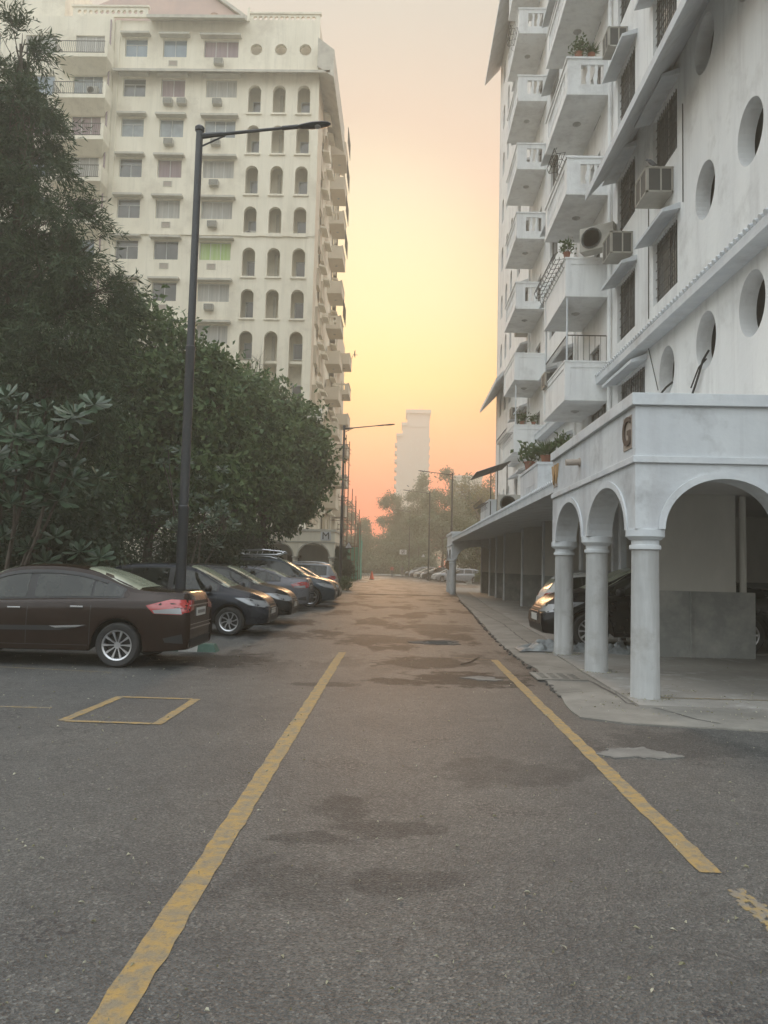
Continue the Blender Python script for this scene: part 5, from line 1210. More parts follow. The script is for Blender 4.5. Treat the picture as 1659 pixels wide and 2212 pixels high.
def car(kind, paint, loc, rz, label, style='multi', detail=2, chrome_side=False, carrier=False, rails=False, group='cars parked along the road', glassm='car_glass', sc=1.0):
    V, F, MI, bvh, K, top, belt, info = car_shell(kind); L_, W2 = K['L'], K['W']/2
    root = empty('parked_car', loc, label, 'car', group, rz); root.scale = (sc,)*3
    key = (kind, 'dec')
    body = MB(); body.v = V; body.f = F; body.m = MI
    bk_ = (kind, 'body', paint)
    if bk_ not in _cache: _cache[bk_] = body.mesh('body', [paint, 'black_plastic'], smooth=32)
    bo = child('body', _cache[bk_], root)
    if key not in _cache:
        dec = {}
        # side windows
        trim = MB()
        for wi, (xa, xb) in enumerate(K['pill']):
            g_ = MB()
            N_ = 10; bot = []; topp = []
            for i in range(N_+1):
                x = xa+(xb-xa)*i/N_; q = seg_info(info, x)
                zb_, zr_ = q[1]+.035, q[2]-.03
                if zr_ > zb_+.02: bot.append((x, zb_)); topp.append((x, zr_))
            if len(bot) > 2: panel(g_, bvh, bot+topp[::-1], (0,-1,0), .009)
            dec['side_window', wi] = [q.mesh('side_window', [glassm], smooth=40) for q in g_.part(lambda c: c[1] > 0)]
        # black surround behind the windows
        xa, xb = K['pill'][0][0]-.035, K['pill'][-1][1]+.05; bot = []; topp = []
        for i in range(31):
            x = xa+(xb-xa)*i/30; q = seg_info(info, x); zb_, zr_ = q[1]+.012, q[2]-.008
            if zr_ > zb_+.015: bot.append((x, zb_)); topp.append((x, zr_))
        panel(trim, bvh, bot+topp[::-1], (0,-1,0), .004)
        def seam(poly): panel(trim, bvh, poly, (0,-1,0), .003, grid=.09)
        for xx in (K['pill'][0][1]+.02-.03, K['pill'][1][1]+.05, K['pill'][2][1]+.02):
            q = seg_info(info, xx); seam([(xx, .33), (xx+.009, .33), (xx+.009, q[1]), (xx, q[1])]) if min(abs(xx-K['rw']), abs(xx-K['rw']-K['wb'])) > K['R']+.06 else seam([(xx, K['R']*2+.12), (xx+.009, K['R']*2+.12), (xx+.009, q[1]), (xx, q[1])])
        seam([(K['rw']+K['R']+.1,.315),(K['rw']+K['wb']-K['R']-.1,.315),(K['rw']+K['wb']-K['R']-.1,.323),(K['rw']+K['R']+.1,.323)])
        dec['trim'] = trim.mesh('trim', ['black_plastic'], smooth=40)
        x0, x1 = K['ws']; a, b = seg_info(info, x0), seg_info(info, x1)
        g_ = MB(); panel(g_, bvh, [(x0+.03,-(a[4]-.055)),(x1-.04,-(b[4]-.02)),(x1,0),(x1-.04,(b[4]-.02)),(x0+.03,(a[4]-.055)),(x0,0)], (0,0,1), .006, grid=.09, both=False)
        dec['windshield'] = g_.mesh('windshield', ['wet_glass'], smooth=40)
        x0, x1 = K['rg']; a, b = seg_info(info, x0), seg_info(info, x1)
        g_ = MB()
        if K['deck']: panel(g_, bvh, [(x0,-(a[4]-.03)),(x1,-(b[4]-.06)),(x1+.03,0),(x1,(b[4]-.06)),(x0,(a[4]-.03)),(x0-.02,0)], (0,0,1), .006, grid=.09, both=False)
        else: panel(g_, bvh, [(-(b[4]-.03), a[3]+.03),((b[4]-.03), a[3]+.03),((b[4]-.12), b[3]-.07),(-(b[4]-.12), b[3]-.07)], (-1,0,0), .006, grid=.09, both=False)
        dec['rear_window'] = g_.mesh('rear_window', ['wet_glass'], smooth=40)
        # lamps
        tz = seg_info(info, .15)[1]; g_ = MB()
        if K['deck']:
            panel(g_, bvh, [(.62,tz-.035),(.30,tz+.055),(.05,tz+.045),(.02,tz-.09),(.12,tz-.165),(.50,tz-.15)], (0,-1,0), .007, grid=.05)
            panel(g_, bvh, [(.40,tz+.04),(W2*.9,tz+.04),(W2*.9,tz-.14),(.42,tz-.10)], (-1,0,0), .007, grid=.05)
            panel(g_, bvh, [(.52,tz-.10),(.14,tz-.065),(.11,tz-.155),(.49,tz-.145)], (0,-1,0), .010, grid=.05, m=1)
        else:
            panel(g_, bvh, [(.42,tz+.0),(.05,tz+.10),(.03,tz-.08),(.2,tz-.10)], (0,-1,0), .007, grid=.05)
            panel(g_, bvh, [(.38,tz+.02),(W2*.93,tz+.10),(W2*.93,tz-.08),(.40,tz-.04)], (-1,0,0), .007, grid=.05)
        dec['tail_light'] = [q.mesh('tail_light', ['red_lamp','clear_lamp'], smooth=40) for q in g_.part(lambda c: c[1] > 0)]
        hz = lerp_prof(top, L_-.18); g_ = MB(); bl_ = MB()
        panel(g_, bvh, [(L_-.72,hz-.03),(L_-.40,hz+.03) if False else (L_-.42,hz-.035),(L_-.06,hz-.13),(L_-.08,hz-.23),(L_-.40,hz-.18)], (0,-1,0), .007, grid=.05)
        panel(g_, bvh, [(.40,hz-.12),(W2*.86,hz-.06),(W2*.86,hz-.20),(.42,hz-.22)], (1,0,0), .007, grid=.05)
        dec['headlight'] = [q.mesh('headlight', ['clear_lamp'], smooth=40) for q in g_.part(lambda c: c[1] > 0)]
        panel(bl_, bvh, [(-.36,hz-.13),(.36,hz-.13),(.42,hz-.33),(.3,hz-.36),(-.3,hz-.36),(-.42,hz-.33)], (1,0,0), .006, grid=.06, both=False)
        panel(bl_, bvh, [(-.55,.40),(.55,.40),(.6,.30),(-.6,.30)], (1,0,0), .006, grid=.08, both=False)
        dec['grille'] = bl_.mesh('grille', ['black_plastic'])
        c_ = MB()
        for zz in (hz-.15, hz-.22, hz-.29): panel(c_, bvh, [(-.35,zz),(.35,zz),(.35,zz-.014),(-.35,zz-.014)], (1,0,0), .012, grid=.09, both=False)
        dec['grille_bar'] = c_.mesh('grille_bar', ['chrome'])
        pl = MB(); h = bvh.ray_cast(Vector((L_+2,0,.52)), Vector((-1,0,0)))[0]; pl.box(h.x+.002,h.x+.014,-.25,.25,.46,.58)
        zp = .80 if K['deck'] else .74; h = bvh.ray_cast(Vector((-2,0,zp)), Vector((1,0,0)))[0]; pl.box(h.x-.016,h.x-.004,-.25,.25,zp-.06,zp+.06)
        pl.box(h.x-.0185,h.x-.0165,-.21,.21,zp-.025,zp+.025,1)
        dec['number_plate'] = [q.mesh('number_plate', ['plate','frame_grey']) for q in pl.part(lambda c: c[0] > 1)]
        rb = MB(); panel(rb, bvh, [(-.62,zp+.12),(.62,zp+.12),(.62,zp+.098),(-.62,zp+.098)], (-1,0,0), .008, grid=.1, both=False) if K['deck'] else None
        panel(rb, bvh, [(-.72,.58),(.72,.58),(.72,.555),(-.72,.555)], (-1,0,0), .009, grid=.1, both=False)
        if K['deck']: panel(rb, bvh, [(-.70,.635),(.70,.635),(.70,.62),(-.70,.62)], (-1,0,0), .009, grid=.1, both=False)
        dec['bumper_trim'] = rb.mesh('bumper_trim', ['chrome'])
        lo = MB(); panel(lo, bvh, [(-.6,.42),(.6,.42),(.55,.29),(-.55,.29)], (-1,0,0), .005, grid=.1, both=False)
        panel(lo, bvh, [(.10,.50),(.36,.44),(.33,.38),(.08,.36)], (0,-1,0), .004, grid=.06)
        dec['lower_bumper'] = lo.mesh('lower_bumper', ['black_plastic'])
        hd = MB()
        for xx in (K['pill'][0][1]+.10, K['pill'][1][1]+.15):
            q = seg_info(info, xx); zz = q[1]-.115
            h = bvh.ray_cast(Vector((xx+.08,-3,zz)), Vector((0,1,0)))[0]
            for sg in (-1, 1): hd.box(xx, xx+.19, sg*abs(h.y)-.024 if sg < 0 else abs(h.y)+.006, sg*abs(h.y)-.006 if sg < 0 else abs(h.y)+.024, zz-.010, zz+.014)
        dec['door_handle'] = [q.mesh('door_handle', ['chrome'], bevel=.004) for q in hd.part(lambda c: (c[1] > 0, c[0] > K['pill'][1][1]))]
        xm = K['pill'][2][1]-.12; q = seg_info(info, xm)
        mr_ = MB(); mr_.lathe([(.01,-.10),(.07,-.085),(.09,-.02),(.085,.03),(.06,.05)], (0,0,0), 12, axis='X')
        mr_.v = [(xm+v[0]*.9, -(q[5]+.13)+v[1]*1.15, q[1]+.075+v[2]*.85) for v in mr_.v]; mr_.tube((xm,-(q[5]-.01),q[1]+.03),(xm,-(q[5]+.09),q[1]+.05),.022,n=6)
        mm = MB(); mm.add(mr_.v, mr_.f); mm.add([(x,-y,z) for x,y,z in mr_.v], mr_.f); dec['wing_mirror'] = [q.mesh('wing_mirror', ['black_plastic'], smooth=50) for q in mm.part(lambda c: c[1] > 0)]
        _cache[key] = dec
    dec = _cache[key]
    for nm, me in dec.items():
        n_ = nm if isinstance(nm, str) else nm[0]
        if isinstance(me, list):
            if detail < 2 and n_ == 'door_handle': continue
            for q in me: child(n_, q, root)
            continue
        if detail < 2 and n_ in ('trim','door_handle','bumper_trim','lower_bumper','grille_bar','number_plate'): continue
        child(n_, me, root)
    ty, rm = wheel_meshes(K['R'], style)
    for xx in (K['rw'], K['rw']+K['wb']):
        for sg in (-1, 1):
            w_ = child('wheel', ty, root, (xx, sg*(W2-.115), K['R']), 0 if sg < 0 else math.pi); child('rim', rm, w_)
    if chrome_side:
        cb = MB(); panel(cb, bvh, [(K['rw']+.42,.60),(K['rw']+K['wb']-.5,.575),(K['rw']+K['wb']-.5,.51),(K['rw']+.85,.525)], (0,-1,0), .010, grid=.1, m=1)
        panel(cb, bvh, [(K['rw']+.45,.612),(K['rw']+1.0,.587),(K['rw']+.9,.560),(K['rw']+.6,.575)], (0,-1,0), .014, grid=.05); [child('side_moulding', q.mesh('side_moulding', ['chrome','black_plastic']), root) for q in cb.part(lambda c: c[1] > 0)]
        vz = MB()
        pts_o = []
        for i in range(17):
            x = K['pill'][0][0]+.25+(3.0-K['pill'][0][0]-.25)*i/16; q = seg_info(info, x); pts_o.append((x, q[2]-.004, q[2]-.055))
        panel(vz, bvh, [(a, b) for a, b, c in pts_o]+[(a, c) for a, b, c in reversed(pts_o)], (0,-1,0), .02, grid=.08)
        [child('window_visor', q.mesh('window_visor', ['black_plastic'], smooth=40), root) for q in vz.part(lambda c: c[1] > 0)]
    if rails or carrier:
        rl_ = MB()
        for sg in (-1, 1):
            pts = []
            for i in range(9):
                x = K['rg'][1]+.15+(K['ws'][0]-.15-K['rg'][1]-.15)*i/8; q = seg_info(info, x); pts.append((x, sg*(q[4]-.06), q[3]+(.045 if 0 < i < 8 else .0)))
            rl_.path(pts, .018, 6)
        [child('roof_rail', q.mesh('roof_rail', ['alloy']), root) for q in rl_.part(lambda c: c[1] > 0)]
    if carrier:
        cr = MB(); zc = K['top'][5][1]+.10
        for (x0_, x1_, sg) in ((1.2,2.55,-1),(1.2,2.55,1)):
            cr.path([(1.0,sg*.52,zc+.06),(1.15,sg*.5,zc+.0),(2.35,sg*.5,zc+.02),(2.6,sg*.42,zc+.10)], .03, 6)
            cr.path([(1.05,sg*.52,zc+.16),(1.8,sg*.54,zc+.20),(2.55,sg*.48,zc+.14)], .028, 6)
            for x in (1.1,1.6,2.2): cr.tube((x,sg*.5,zc),(x+.05,sg*.53,zc+.18),.02,n=5)
        for x in (1.1,1.35,1.6,1.85,2.1,2.35): cr.tube((x,-.5,zc+.01),(x,.5,zc+.01),.022,n=5)
        cr.tube((1.4,-.4,zc-.1),(1.4,-.4,zc),.03).tube((1.4,.4,zc-.1),(1.4,.4,zc),.03); child('roof_carrier', cr.mesh('roof_carrier', ['alloy']), root)
    return root
def cpaint(name, c, metal=.2, rough=.25, rv=.15):
    M[name] = mat(name, c, rough, metal=metal, coat=.12, spec=.22, coords='O', rvar=rv, c2=tuple(x*1.25+.004 for x in c), nscale=5, lo=.4, hi=.9); return name
cpaint('paint_brown', (.017,.0085,.0055), .0, .10, .05); cpaint('paint_navy', (.006,.009,.016)); cpaint('paint_black', (.005,.005,.006)); cpaint('paint_grey', (.13,.13,.145)); cpaint('paint_blue_grey', (.02,.033,.045))
cpaint('paint_silver', (.30,.31,.33)); cpaint('paint_white', (.55,.55,.53), 0); cpaint('paint_darkgrey', (.05,.055,.05)); cpaint('paint_red', (.30,.06,.03), .1); cpaint('paint_beige', (.38,.35,.29), .2)
PI = math.pi
car('sedan', 'paint_brown', (-3.06,12.02,0), PI, 'dark brown sedan with multi-spoke silver wheels parked tail to the road, nearest car', 'multi', 2, chrome_side=True)
car('hatch', 'paint_navy', (-6.80,17.3,0), 0, 'dark navy compact car parked nose to the road right behind the brown sedan', 'swirl')
car('hatch', 'paint_black', (-6.72,20.4,0), 0, 'black compact car mostly hidden behind the navy one, its windshield and grille showing', 'y')
car('city', 'paint_grey', (-3.0,26.4,0), PI, 'metallic grey sedan parked tail to the road between the black compact and the blue-grey car', 'multi')
car('mpv', 'paint_blue_grey', (-6.98,29.3,0), 0, 'blue-grey people carrier with a white roof carrier parked nose to the road', 'five', carrier=True)
car('hatch', 'paint_darkgrey', (-6.45,32.4,0), 0, 'dark car showing only its nose beyond the blue-grey people carrier', 'y')
car('suv', 'paint_silver', (-2.85,35.6,0), PI, 'silver sport utility vehicle parked tail to the road near the ball-shaped topiary', 'y', rails=True)
car('sedan', 'paint_black', (8.02,16.38,0), PI, 'black luxury sedan parked under the building behind the arcade columns', 'multi', sc=1.15, group='cars under the white block')
car('hatch', 'paint_white', (3.72,20.6,0), 0, 'white hatchback parked under the building with its tail towards the road', 'y', rails=True, group='cars under the white block')
row = [('hatch','paint_silver',82.8,4.9,'silver hatchback nearest in the far row, beside the hedge'),('hatch','paint_silver',86.0,4.1,'second silver hatchback in the far row'),('city','paint_white',89.2,3.75,'white sedan in the far row next to the silver hatchbacks'),
       ('suv','paint_darkgrey',92.8,2.75,'large dark grey car with bright wheels in the far row'),('hatch','paint_red',96.0,3.6,'car with an orange-red bonnet in the far row'),('sedan','paint_white',99.5,2.75,'pale sedan with a glinting hood in the middle of the far row'),
       ('hatch','paint_black',103.5,2.4,'small black hatchback in the middle of the far row'),('city','paint_beige',107.5,2.0,'beige sedan in the far row in front of a lamp post'),('sedan','paint_navy',112,1.6,'dark blue sedan near the end of the far row'),
       ('suv','paint_silver',117,1.5,'pale sport utility vehicle behind the walker in dark clothes'),('hatch','paint_darkgrey',122,.9,'dark hatchback second from the far end of the row'),('suv','paint_beige',127.5,.4,'boxy pale vehicle at the far end of the row behind the man in red')]
for kd, pt, y, xn, lb in row:
    L_ = KIND[kd]['L']; rz = PI-.16
    car(kd, pt, (xn+L_*math.cos(.16), y+L_*math.sin(-.16)*-1*.0+.3, 0), rz, lb, 'five', 1, group='row of cars parked beyond the far arcade')
car('city', 'paint_white', (14.3,84.5,0), PI, 'white sedan seen through the far arch above the hedge', 'five', 1, group='row of cars parked beyond the far arcade')
car('suv', 'paint_silver', (15.2,89.5,0), PI, 'silver car with roof rails behind the white sedan in the far arch', 'five', 1, rails=True, group='row of cars parked beyond the far arcade')
# long aerial / wiper on navy car
tag(MB().path([(-3.75,17.0,1.07),(-3.4,17.1,1.32),(-3.05,17.15,1.62)], .006, 4).path([(-3.75,17.3,1.07),(-3.35,17.3,1.3),(-3.0,17.3,1.42)], .006, 4).build('wiper', 'black_plastic'), 'raised windshield wipers of the navy compact car', 'wiper')

# ================================================================== PEOPLE
def person(loc, rz, shirt, pants, label, hair='hair_dark', hold=False):
    o = empty('person', loc, label, 'person', None, rz)
    J = {'pel':(0,0,.95),'sp':(0,0,1.15),'ch':(.01,0,1.33),'nk':(.015,0,1.47),'hd':(.03,0,1.56),'ht':(.03,0,1.66),
         'hl':(0,.09,.92),'kl':(.10,.10,.50),'al':(.02,.10,.08),'tl':(.17,.11,.03),'hr':(0,-.09,.92),'kr':(-.02,-.10,.50),'ar':(-.16,-.10,.10),'tr':(-.03,-.11,.03),
         'shl':(.0,.19,1.38),'el':(-.05,.25,1.12),'wl':(.05,.27,.88),'fl':(.09,.26,.78),'shr':(.0,-.19,1.38),'er':(-.02,-.25,1.12),'wr':(.12,-.25,.90),'fr':(.16,-.24,.81)}
    E = [('pel','sp'),('sp','ch'),('ch','nk'),('nk','hd'),('hd','ht'),('pel','hl'),('hl','kl'),('kl','al'),('al','tl'),('pel','hr'),('hr','kr'),('kr','ar'),('ar','tr'),('ch','shl'),('shl','el'),('el','wl'),('wl','fl'),('ch','shr'),('shr','er'),('er','wr'),('wr','fr')]
    Rd = {'pel':.13,'sp':.125,'ch':.14,'nk':.055,'hd':.085,'ht':.075,'hl':.09,'kl':.06,'al':.042,'tl':.03,'hr':.09,'kr':.06,'ar':.042,'tr':.03,'shl':.06,'el':.043,'wl':.03,'fl':.025,'shr':.06,'er':.043,'wr':.03,'fr':.025}
    ks = list(J); me = bpy.data.meshes.new('body'); me.from_pydata([J[k] for k in ks], [(ks.index(a), ks.index(b)) for a, b in E], [])
    b = bpy.data.objects.new('tmp', me); col.objects.link(b); sk = b.modifiers.new('s', 'SKIN'); b.modifiers.new('u', 'SUBSURF').render_levels = 1
    b.modifiers['u'].levels = 1
    for i, k in enumerate(ks): me.skin_vertices[0].data[i].radius = (Rd[k],)*2
    me.skin_vertices[0].data[0].use_root = True
    bpy.context.view_layer.update(); bm_ = bpy.data.meshes.new_from_object(b.evaluated_get(bpy.context.evaluated_depsgraph_get())); bpy.data.objects.remove(b)
    bm_.materials.clear()
    for m_ in ('skin', shirt, pants, 'black_plastic', hair): bm_.materials.append(M[m_])
    for p in bm_.polygons:
        c = p.center; z = c.z
        p.material_index = 3 if z < .10 else 2 if z < 1.0 and abs(c.y) < .21 else 4 if (z > 1.66 or (z > 1.57 and c.x < .02)) else 0 if (z > 1.46 or (z < .98 and abs(c.y) > .21)) else 1
        p.use_smooth = True
    child('body', bm_, o); return o
M['skin'] = mat('skin', (.22,.12,.08), .6); M['shirt_red'] = mat('shirt_red', (.40,.05,.035), .8); M['cloth_grey'] = mat('cloth_grey', (.11,.11,.115), .9); M['trousers_dark'] = mat('trousers_dark', (.03,.035,.05), .9); M['hair_dark'] = mat('hair_dark', (.012,.010,.009), .7)
person((-1.12,112,0), -PI/2, 'shirt_red', 'trousers_dark', 'man in a red shirt and dark trousers walking down the road')
person((.33,114,0), -PI/2, 'cloth_grey', 'cloth_grey', 'walker in dark grey clothes beside the parked cars')

# ================================================================== VEGETATION
def leafmat(name, a, b, rough=.55, tr=.25):
    M[name] = mat(name, a, rough, island=b, transl=tr, spec=.35); return name
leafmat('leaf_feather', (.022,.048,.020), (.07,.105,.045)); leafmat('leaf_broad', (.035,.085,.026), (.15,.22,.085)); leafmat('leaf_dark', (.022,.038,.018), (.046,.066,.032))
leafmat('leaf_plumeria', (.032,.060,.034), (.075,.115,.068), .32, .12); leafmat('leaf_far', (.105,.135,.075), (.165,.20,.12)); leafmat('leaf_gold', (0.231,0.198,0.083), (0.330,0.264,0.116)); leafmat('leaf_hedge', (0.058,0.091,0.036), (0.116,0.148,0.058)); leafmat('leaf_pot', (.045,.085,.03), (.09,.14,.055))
leafmat('leaf_topiary', (.022,.032,.016), (.035,.048,.022), .7, .05)
def quads(name, P0, D, U, ln, wd, m, parent, fold=.25):
    """leaf diamonds: P0 base, D dir, U side"""
    n = len(P0); Nn = np.cross(D, U)
    v = np.empty((n, 4, 3), np.float32)
    v[:,0] = P0; v[:,1] = P0+D*ln[:,None]*.5+U*wd[:,None]*.5+Nn*wd[:,None]*fold; v[:,2] = P0+D*ln[:,None]; v[:,3] = P0+D*ln[:,None]*.5-U*wd[:,None]*.5+Nn*wd[:,None]*fold
    org = np.array(WP[parent.name]) if parent is not None else np.zeros(3)
    v = (v.reshape(-1,3)-org).astype(np.float32)
    me = bpy.data.meshes.new(name); me.vertices.add(4*n); me.vertices.foreach_set('co', v.ravel())
    me.loops.add(4*n); me.loops.foreach_set('vertex_index', np.arange(4*n, dtype=np.int32)); me.polygons.add(n); me.polygons.foreach_set('loop_start', np.arange(0, 4*n, 4, dtype=np.int32))
    me.materials.append(M[m]); me.update(); me.validate()
    return link(bpy.data.objects.new(name, me), parent, org)
def unit(a): return a/np.maximum(1e-9, np.linalg.norm(a, axis=1, keepdims=True))
def blob_points(blobs, n, shell=.55, sub=16, ss=.145):
    vol = np.array([b[3]*b[4]*b[5] for b in blobs])**.75; k = max(len(blobs)*4, n//sub); idx = rng.choice(len(blobs), k, p=vol/vol.sum())
    d = unit(rng.normal(size=(k,3))); r_ = shell+(1-shell)*rng.random(k)**.6; r_ *= 1+.10*rng.normal(size=k)
    B = np.array(blobs)[idx]; C_ = B[:,:3]+d*B[:,3:6]*r_[:,None]
    j = rng.integers(0, k, n); rad = B[j,3:6].mean(1, keepdims=True)
    sc_ = ss*(.6+.8*rng.random((k,1)))[j]
    return C_[j]+rng.normal(size=(n,3))*sc_*rad*np.array([1,1,.6]), unit(d[j]+.5*rng.normal(size=(n,3)))
def crown(blobs, ncl, per, ln, wd, m, parent, spread=.3, droop=.3, shell=.55, name='crown', zmin=None):
    C_, d = blob_points(blobs, ncl, shell)
    if zmin is not None:
        k = C_[:,2] > zmin; C_, d = C_[k], d[k]
    n = len(C_)*per; Cc = np.repeat(C_, per, 0); dd = np.repeat(d, per, 0)
    P0 = Cc+rng.normal(size=(n,3))*spread
    D = unit(dd*.6+rng.normal(size=(n,3))*.8+np.array([0,0,-droop])); U = unit(np.cross(D, rng.normal(size=(n,3))))
    return quads(name, P0, D, U, ln*(.6+.8*rng.random(n)), wd*(.6+.8*rng.random(n)), m, parent)
def feather(blobs, ncl, ln, m, parent, k=16, name='crown', shell=.35):
    C_, d = blob_points(blobs, ncl, shell, 38, .20); d[:,2] -= .25; d = unit(d); n = len(C_)*k
    t = np.tile(np.linspace(0, 1, k), len(C_)); Cc = np.repeat(C_, k, 0); dd = np.repeat(d, k, 0)
    L_ = np.repeat(.5+.5*rng.random(len(C_)), k)
    P0 = Cc+dd*(t*L_)[:,None]+np.stack([0*t, 0*t, -.35*t*t*L_], 1)+rng.normal(size=(n,3))*.02
    sd_ = unit(np.cross(dd, rng.normal(size=(n,3)))); D = unit(dd*.9+sd_*.8+np.array([0,0,-.35])); U = unit(np.cross(D, rng.normal(size=(n,3))))
    return quads(name, P0, D, U, ln*(.6+.8*rng.random(n)), ln*.17*(.7+.6*rng.random(n)), m, parent)
def trunk(base, blobs, r0, m, parent, seed=1, limbs=None):
    r_ = random.Random(seed); b = MB(); bx_, by_, _ = base
    top = max(blobs, key=lambda q: q[2]); zt = top[2]
    pts = [Vector((bx_, by_, 0))]; n = 8
    for i in range(1, n+1):
        t = i/n; pts.append(Vector((bx_+(top[0]-bx_)*t**1.4+r_.uniform(-.12,.12), by_+(top[1]-by_)*t+r_.uniform(-.12,.12), zt*t)))
    for i in range(n): b.tube(pts[i], pts[i+1], r0*(1-.85*i/n), r0*(1-.85*(i+1)/n), 9, cap=False)
    for q in blobs:
        for k in range(limbs or 4):
            tgt = Vector((q[0]+r_.uniform(-.7,.7)*q[3], q[1]+r_.uniform(-.7,.7)*q[4], q[2]+r_.uniform(-.5,.6)*q[5]))
            h = max(.18, min(.9, (tgt.z-q[5]*.9)/max(zt, .1))); s_ = pts[int(h*n)]
            mid = s_.lerp(tgt, .5)+Vector((r_.uniform(-.2,.2), r_.uniform(-.2,.2), r_.uniform(-.1,.3)))
            rr = r0*.32
            b.tube(s_, mid, rr, rr*.6, 6, cap=False); b.tube(mid, tgt, rr*.6, rr*.15, 6, cap=False)
            for _ in range(3):
                e_ = tgt+Vector((r_.uniform(-.8,.8), r_.uniform(-.8,.8), r_.uniform(-.3,.7))); b.tube(mid.lerp(tgt, r_.uniform(.2,.9)), e_, rr*.25, rr*.08, 4, cap=False)
    return b.build('trunk', m, parent, smooth=60)
def tree(label, base, blobs, ncl, per, ln, wd, m, r0=.16, bark='bark', kind='broad', group='trees behind the parked cars', seed=1, spread=.3, **k):
    o = empty('tree', base, label, 'tree', group)
    if kind == 'feather': feather(blobs, ncl, ln, m, o, **k)
    else: crown(blobs, ncl, per, ln, wd, m, o, spread=spread, **k)
    trunk(base, blobs, r0, bark, o, seed); return o
tree('tall feathery evergreen at the left edge rising past the lamp post arm', (-10.5,20.5,0),
     [(-10.75,20,15.6,.3,.4,.8),(-11.3,20,14.5,.8,1.0,.6),(-10.6,20,13.7,.8,.9,.5),(-12.4,20,13.4,1.0,1.2,.9),(-10.5,20,12.2,1.1,1.2,.6),(-12.5,20,11.6,1.2,1.3,.8),(-10.0,20,10.7,1.3,1.4,.6),(-12.2,20,9.9,1.5,1.4,.8),(-9.3,20,9.3,1.5,1.5,.6),(-8.4,20,8.5,.9,1.2,.45),(-12,20,8.2,1.7,1.5,.8),(-9.5,20,7.6,1.7,1.6,.7),(-11.8,20,6.4,2.0,1.7,1.0),(-9.3,20,5.8,1.6,1.6,.8),(-11.5,20,4.4,2.0,1.5,.9),(-9.3,20,4.1,1.3,1.4,.7)],
     11000, 1, .20, .02, 'leaf_feather', .24, kind='feather', seed=3)
tree('bushy broadleaf tree left of the lamp post in front of the tower windows', (-9.0,27,0),
     [(-9.0,27,9.3,1.3,1.6,1.5),(-10.3,27,8.0,1.8,2,1.8),(-7.7,27,8.0,1.1,1.6,1.3),(-7.0,27,6.6,1.4,2,1.4),(-9.2,27,6.2,2.2,2.2,1.8),(-11.8,27,6.2,2.2,2.2,2.2),(-7.3,26,4.6,1.8,1.8,1.3),(-10,26,4.0,2.6,1.8,1.5)],
     2500, 13, .27, .125, 'leaf_broad', .2, seed=5, spread=.24)
tree('broadleaf tree just right of the lamp post covering the lower tower windows', (-7.6,33,0),
     [(-7.4,33,8.9,1.3,1.8,1.2),(-8.9,33,8.0,1.7,2,1.7),(-6.4,33,7.2,1.3,1.8,1.4),(-8.0,33,5.8,2.3,2,1.8),(-5.9,33,5.2,1.3,1.6,1.4),(-10.5,33,6,2,2,2.4)],
     1900, 13, .28, .13, 'leaf_broad', .18, seed=6, spread=.25)
tree('rounded broadleaf tree overhanging the farther parked cars, nearest to the arcade with the M', (-7.0,39.5,0),
     [(-7.0,39.5,9.9,1.5,1.6,1.2),(-8.7,39.5,9.2,1.6,2,1.6),(-5.7,39.5,8.4,1.4,1.8,1.4),(-5.2,39.5,7.2,1.5,1.9,1.7),(-7.2,39.5,7.0,2.1,2,2.0),(-4.9,39.5,5.3,1.3,1.6,1.4),(-6.7,39.5,4.5,1.9,1.6,1.4),(-8.0,39.5,3.2,1.5,1.5,1.3),(-9.3,39.5,6.5,2.1,2,2.4)],
     2900, 13, .30, .14, 'leaf_broad', .2, seed=8, spread=.27)
tree('slender young tree poking its leafy tip up before the tall arched opening', (-9.3,44,0), [(-9.0,44,11.8,.9,.9,1.3),(-8.6,44,13.4,.35,.4,.7),(-9.2,44,9.5,1.6,1.4,1.8),(-11.5,44,8.5,1.8,1.4,2)], 520, 12, .26, .12, 'leaf_broad', .12, seed=9)
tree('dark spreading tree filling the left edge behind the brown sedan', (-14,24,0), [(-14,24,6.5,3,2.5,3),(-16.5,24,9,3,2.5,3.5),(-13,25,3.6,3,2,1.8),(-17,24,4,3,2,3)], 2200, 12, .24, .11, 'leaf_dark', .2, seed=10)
# under-storey shrubs
for i, (x, y, rx, h_, lb) in enumerate(((-8.2,19.0,1.3,2.3,'dark shrub behind the front of the brown sedan'),(-6.6,23.5,1.5,2.3,'dark shrub seen over the navy compact car'),(-9.4,23,1.8,2.9,'tall dark shrub between the two nearest trees'),
        (-7.6,28.5,1.4,2.5,'dark shrub behind the grey sedan'),(-7.6,38.2,1.6,2.6,'broad shrub under the rounded tree beyond the silver vehicle'),(-7.9,34.8,1.3,2.6,'shrub behind the silver vehicle at the far end of the parked cars'),(-7.2,15.6,1.2,2.9,'dark low shrub between the brown sedan and the big paddle leaves'),(-9.0,16.2,1.9,3.6,'dense dark shrub filling the gap beneath the big paddle leaves'),(-10.9,16.8,1.6,3.0,'dark shrub at the left edge under the big-leaved plants'),(-12,29,2.5,4.0,'high dark shrub deep under the trees'),(-10.5,37,2.4,3.6,'dense shrub far back beside the arcade with the M'))):
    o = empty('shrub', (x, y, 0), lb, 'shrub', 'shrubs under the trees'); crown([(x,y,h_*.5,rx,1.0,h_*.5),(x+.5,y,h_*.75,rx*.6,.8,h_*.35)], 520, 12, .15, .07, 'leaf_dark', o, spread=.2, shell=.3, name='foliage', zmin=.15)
    MB().path([(x,y,0),(x+.1,y,h_*.4),(x-.1,y,h_*.8)], .04, 6).path([(x,y,0),(x+.4,y,h_*.7)], .03, 5).build('stem', 'bark', o)
